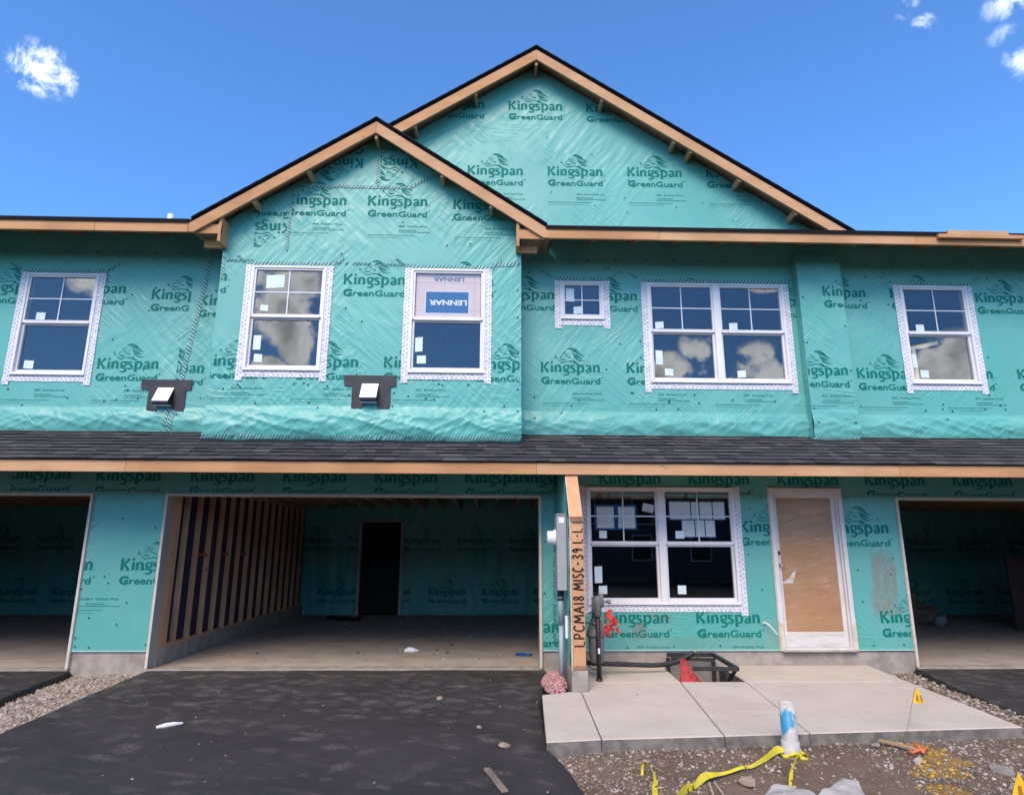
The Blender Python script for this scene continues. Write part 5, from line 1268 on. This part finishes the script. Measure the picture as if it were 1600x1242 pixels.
# offcut boards tacked on the right eave
b = MB(); b.box(10.47, 11.32, EY-.06, EY-.004, 5.665, 5.735); tag(b.build('board_offcut', WOODX2, None, bevel=.003, origin=(10.9, EY, 5.66)), 'short pale board lying on the right eave edge, upper of two', 'board', 'board offcuts on the eave')
b = MB(); b.bar((10.335, EY-.035, 5.652), (11.53, EY-.035, 5.650), .055, .055); tag(b.build('board_offcut', WOODX, None, bevel=.003, origin=(10.9, EY, 5.62)), 'longer board tacked to the right eave fascia, lower of two', 'board', 'board offcuts on the eave')
# things behind the panes
def flat_panel(name, x0, x1, z0, z1, y, mat, label, cat, group=None, rot=0, back=None):
    b = MB(); c = ((x0+x1)/2, (z0+z1)/2); co, si = math.cos(rot), math.sin(rot)
    def R_(x, z): return (c[0]+(x-c[0])*co-(z-c[1])*si, c[1]+(x-c[0])*si+(z-c[1])*co)
    def qd(a, b_, c0, d0, yy, mi):
        pts = [R_(a, c0), R_(b_, c0), R_(b_, d0), R_(a, d0)]; b.add([(p[0], yy, p[1]) for p in pts]+[(p[0], yy+.0015, p[1]) for p in pts], [(0, 1, 2, 3), (7, 6, 5, 4), (0, 4, 5, 1), (1, 5, 6, 2), (2, 6, 7, 3), (3, 7, 4, 0)], mi)
    qd(x0, x1, z0, z1, y, 0)
    if back: qd(x0-back, x1+back, z0-back, z1+back, y+.003, 1)
    return tag(b.build(name, [mat, BLUET], None, origin=(c[0], y, c[1])), label, cat, group)
G = 'paper notices taped inside the ground floor window'
for x0, x1, z0, z1, lb in ((5.655, 5.885, 1.735, 2.015, 'left'), (5.945, 6.17, 1.735, 2.015, 'right')): flat_panel('paper_notice', x0, x1, z0, z1, .016, PAPER, 'white portrait notice edged in blue tape, %s of two in the left window half' % lb, 'notice', G, back=.024)
flat_panel('paper_notice', 6.275, 6.43, 1.945, 2.055, .016, PAPER, 'tilted white note without blue tape, high in the left window half', 'notice', G, rot=-.22)
for i, (x0, x1) in enumerate(((6.64, 6.92), (6.935, 7.035), (7.05, 7.215), (7.23, 7.385))): flat_panel('paper_notice', x0, x1, 1.855, 2.085, .016, PAPER, 'white notice in upper taped row of right window half, %s from left' % ('first and widest', 'second and narrowest', 'third', 'fourth')[i], 'notice', G, back=.014 if i in (0, 3) else .006)
for i, (x0, x1) in enumerate(((6.80, 6.965), (6.98, 7.10), (7.115, 7.24))): flat_panel('paper_notice', x0, x1, 1.625, 1.84, .016, PAPER, 'white notice in the lower taped row of the right window half, %s of three' % ('leftmost', 'middle', 'rightmost')[i], 'notice', G, back=.012 if i != 1 else .005)
# printed sheet upside down behind the right bay window
X0, X1, Z0, Z1, Yw = 3.19, 4.07, 4.49, 5.14, -.425
ls = thing('printed_sheet', 'pale pink sheet with blue panel and upside-down lettering behind the right bay window', 'sheet', ((X0+X1)/2, Yw, Z0))
b = MB(); b.box(X0, X1, Yw, Yw+.01, Z0, Z1); sb = b.build('sheet_face', BOARDP, ls)
b = MB(); 
for zz_ in (4.60, 5.0): b.box(X0, X1, Yw-.0008, Yw, zz_, zz_+.004)
for xx in (3.58, 3.98): b.box(xx, xx+.004, Yw-.0012, Yw-.0002, Z0, Z1)
b.build('fold_lines', mk('fold_shadow', (.40, .33, .33), rough=.7), ls)
b = MB(); b.box(3.315, 3.92, Yw-.0022, Yw-.0014, 4.555, 4.885, 1); b.box(3.328, 3.907, Yw-.0034, Yw-.0024, 4.568, 4.872, 0); b.build('blue_panel', [BLUEP, WHITEL], ls)
def upside(text, xr, zt, w, size, y, mat):
    vs, fs = font_flat(text, w, size, .004); b = MB(); b.add([(xr-v[0], y, zt-v[1]) for v in vs], fs); b.build('lettering', mat, ls, fix=False)
upside('LENNAR', 3.885, 4.75, .515, .098, Yw-.0042, WHITEL); upside('LENNAR', 3.845, 5.085, .43, .082, Yw-.0014, GREYL)
# lumber brace seen through the right window
b = MB(); b.bar((10.36, .10, 3.78), (10.36, .10, 4.33), .055, .02, 0, (0, 1, 0)); b.bar((10.30, .098, 4.31), (10.74, .098, 4.41), .02, .055); tag(b.build('lumber_brace', mk('lumber_fresh', (.62, .52, .30), (.55, .45, .26), 9, sc=(1, 1, .2)), None, origin=(10.36, .1, 3.78)), 'two pale lumber strips nailed in an angle behind the far right window', 'lumber')
# white letter sheet in the left bay window is one of the stickers; debris inside the garages
b = MB(); 
for i in range(7): b.tube([(4.62+.03*i, 1.02+.05*math.sin(i*2), .0), (4.66+.03*i, 1.0+.04*math.cos(i*3), .018+.01*math.sin(i))], [.03, .012], 6)
tag(b.build('blue_wrapper', mk('wrapper_blue', (.03, .10, .30), rough=.4), None, origin=(4.75, 1, 0)), 'crumpled blue wrapper on the garage floor beside the right jamb', 'wrapper')
b = MB(); b.tube([(3.0, 1.35, .008), (3.06, 1.38, .02), (3.14, 1.36, .016), (3.2, 1.38, .006)], [.02, .04, .035, .01], 7); tag(b.build('paper_scrap', PAPER, None, origin=(3.1, 1.36, 0)), 'crumpled pale paper scrap on the open garage floor', 'scrap')
b = MB(); b.box(1.0, 1.5, 5.6, 6.0, 0, .02); b.box(.75, 1.2, 5.75, 6.15, .02, .05); tag(b.build('scrap_pile', BLK, None, origin=(1.1, 5.8, 0)), 'dark scrap sheets on the floor near the inner garage door', 'scrap')
def carton(x, y, w, d, h, label, mat):
    b = MB(); b.box(x, x+w, y, y+d, 0, h); b.add([(x, y, h), (x+w, y, h), (x+w*.9, y-.08, h+.09), (x+.03, y-.07, h+.07)], [(0, 1, 2, 3)]); b.add([(x, y+d, h), (x+w, y+d, h), (x+w, y+d+.06, h+.12), (x, y+d+.07, h+.10)], [(0, 1, 2, 3)])
    return tag(b.build('carton', mat, None, fix=False, origin=(x, y, 0)), label, 'box', 'boxes in the right garage')
CB = mk('carton_dark', (.16, .11, .08), (.2, .14, .1), 5)
carton(12.3, 4.8, .6, .5, .6, 'dark open carton deep in the right garage, the taller', CB); carton(13.1, 5.2, .5, .4, .26, 'low open carton deep in the right garage beside the taller one', CB)
b = MB(); b.tube([(13.1, 4.5, .0), (13.14, 4.5, .10), (13.22, 4.52, .14), (13.3, 4.5, .04)], [.09, .12, .10, .03], 9); tag(b.build('trash_bag', mk('bag_grey', (.22, .22, .24), rough=.4), None, True, origin=(13.2, 4.5, 0)), 'small grey plastic bag on the right garage floor', 'bag')
b = MB(); b.box(14.22, 15.4, 3.9, 3.94, 0, 1.35); tag(b.build('leaning_panel', mk('panel_dark', (.05, .03, .03), (.07, .045, .04), 4), None, origin=(14.8, 3.9, 0)), 'dark wooden panel standing in the right garage at picture edge', 'panel')

# ================================================================== the house across the street (mirrored in the panes)
nb = thing('opposite_house', 'dark sided house across the street with white porch railing, mirrored in the window panes', 'house', (4, -32, -.4))
b = MB(); b.box(-24, 46, -40, -30, -.45, 4.6)
for k in range(34): b.box(-24, 46, -29.99, -29.965, -.4+k*.145, -.4+k*.145+.012)
b.build('wall', SIDING, nb)
b = MB(); b.prism([(-29.2, 4.6), (-35, 6.4), (-40.8, 4.6)], 'x', -24.5, 46.5); b.build('roof', SHING[0], nb)
for xx, zz_ in ((-5, .9), (0.8, 1.0), (3.2, 1.0), (9.0, .9), (12.5, .9), (6, 3.0), (-2, 3.0), (16, .9), (20, 3.0), (24, .9), (12.6, 3.0), (9.2, 3.0)):
    b = MB(); b.box(xx-.06, xx+1.16, -29.96, -29.9, zz_-.06, zz_+1.46); w_ = b.build('window', VINYL, nb); q = MB(); q.box(xx, xx+1.1, -29.9, -29.885, zz_, zz_+1.4); q.build('pane', BLK, w_)
b = MB(); b.box(-1, 6.5, -28.2, -28.1, .45, .52); b.box(-1, 6.5, -28.2, -28.1, -.25, -.2)
for k in range(50): b.box(-1+k*.15, -.96+k*.15, -28.17, -28.13, -.2, .45)
b.box(-1.1, -.95, -28.25, -28.05, -.45, 2.9); b.box(6.4, 6.55, -28.25, -28.05, -.45, 2.9); b.box(2.6, 2.75, -28.25, -28.05, -.45, 2.9); b.build('porch_railing', VINYL, nb)
b = MB(); b.box(-1.3, 6.8, -30, -27.9, 2.9, 3.05); b.build('porch_roof', SHING[2], nb)
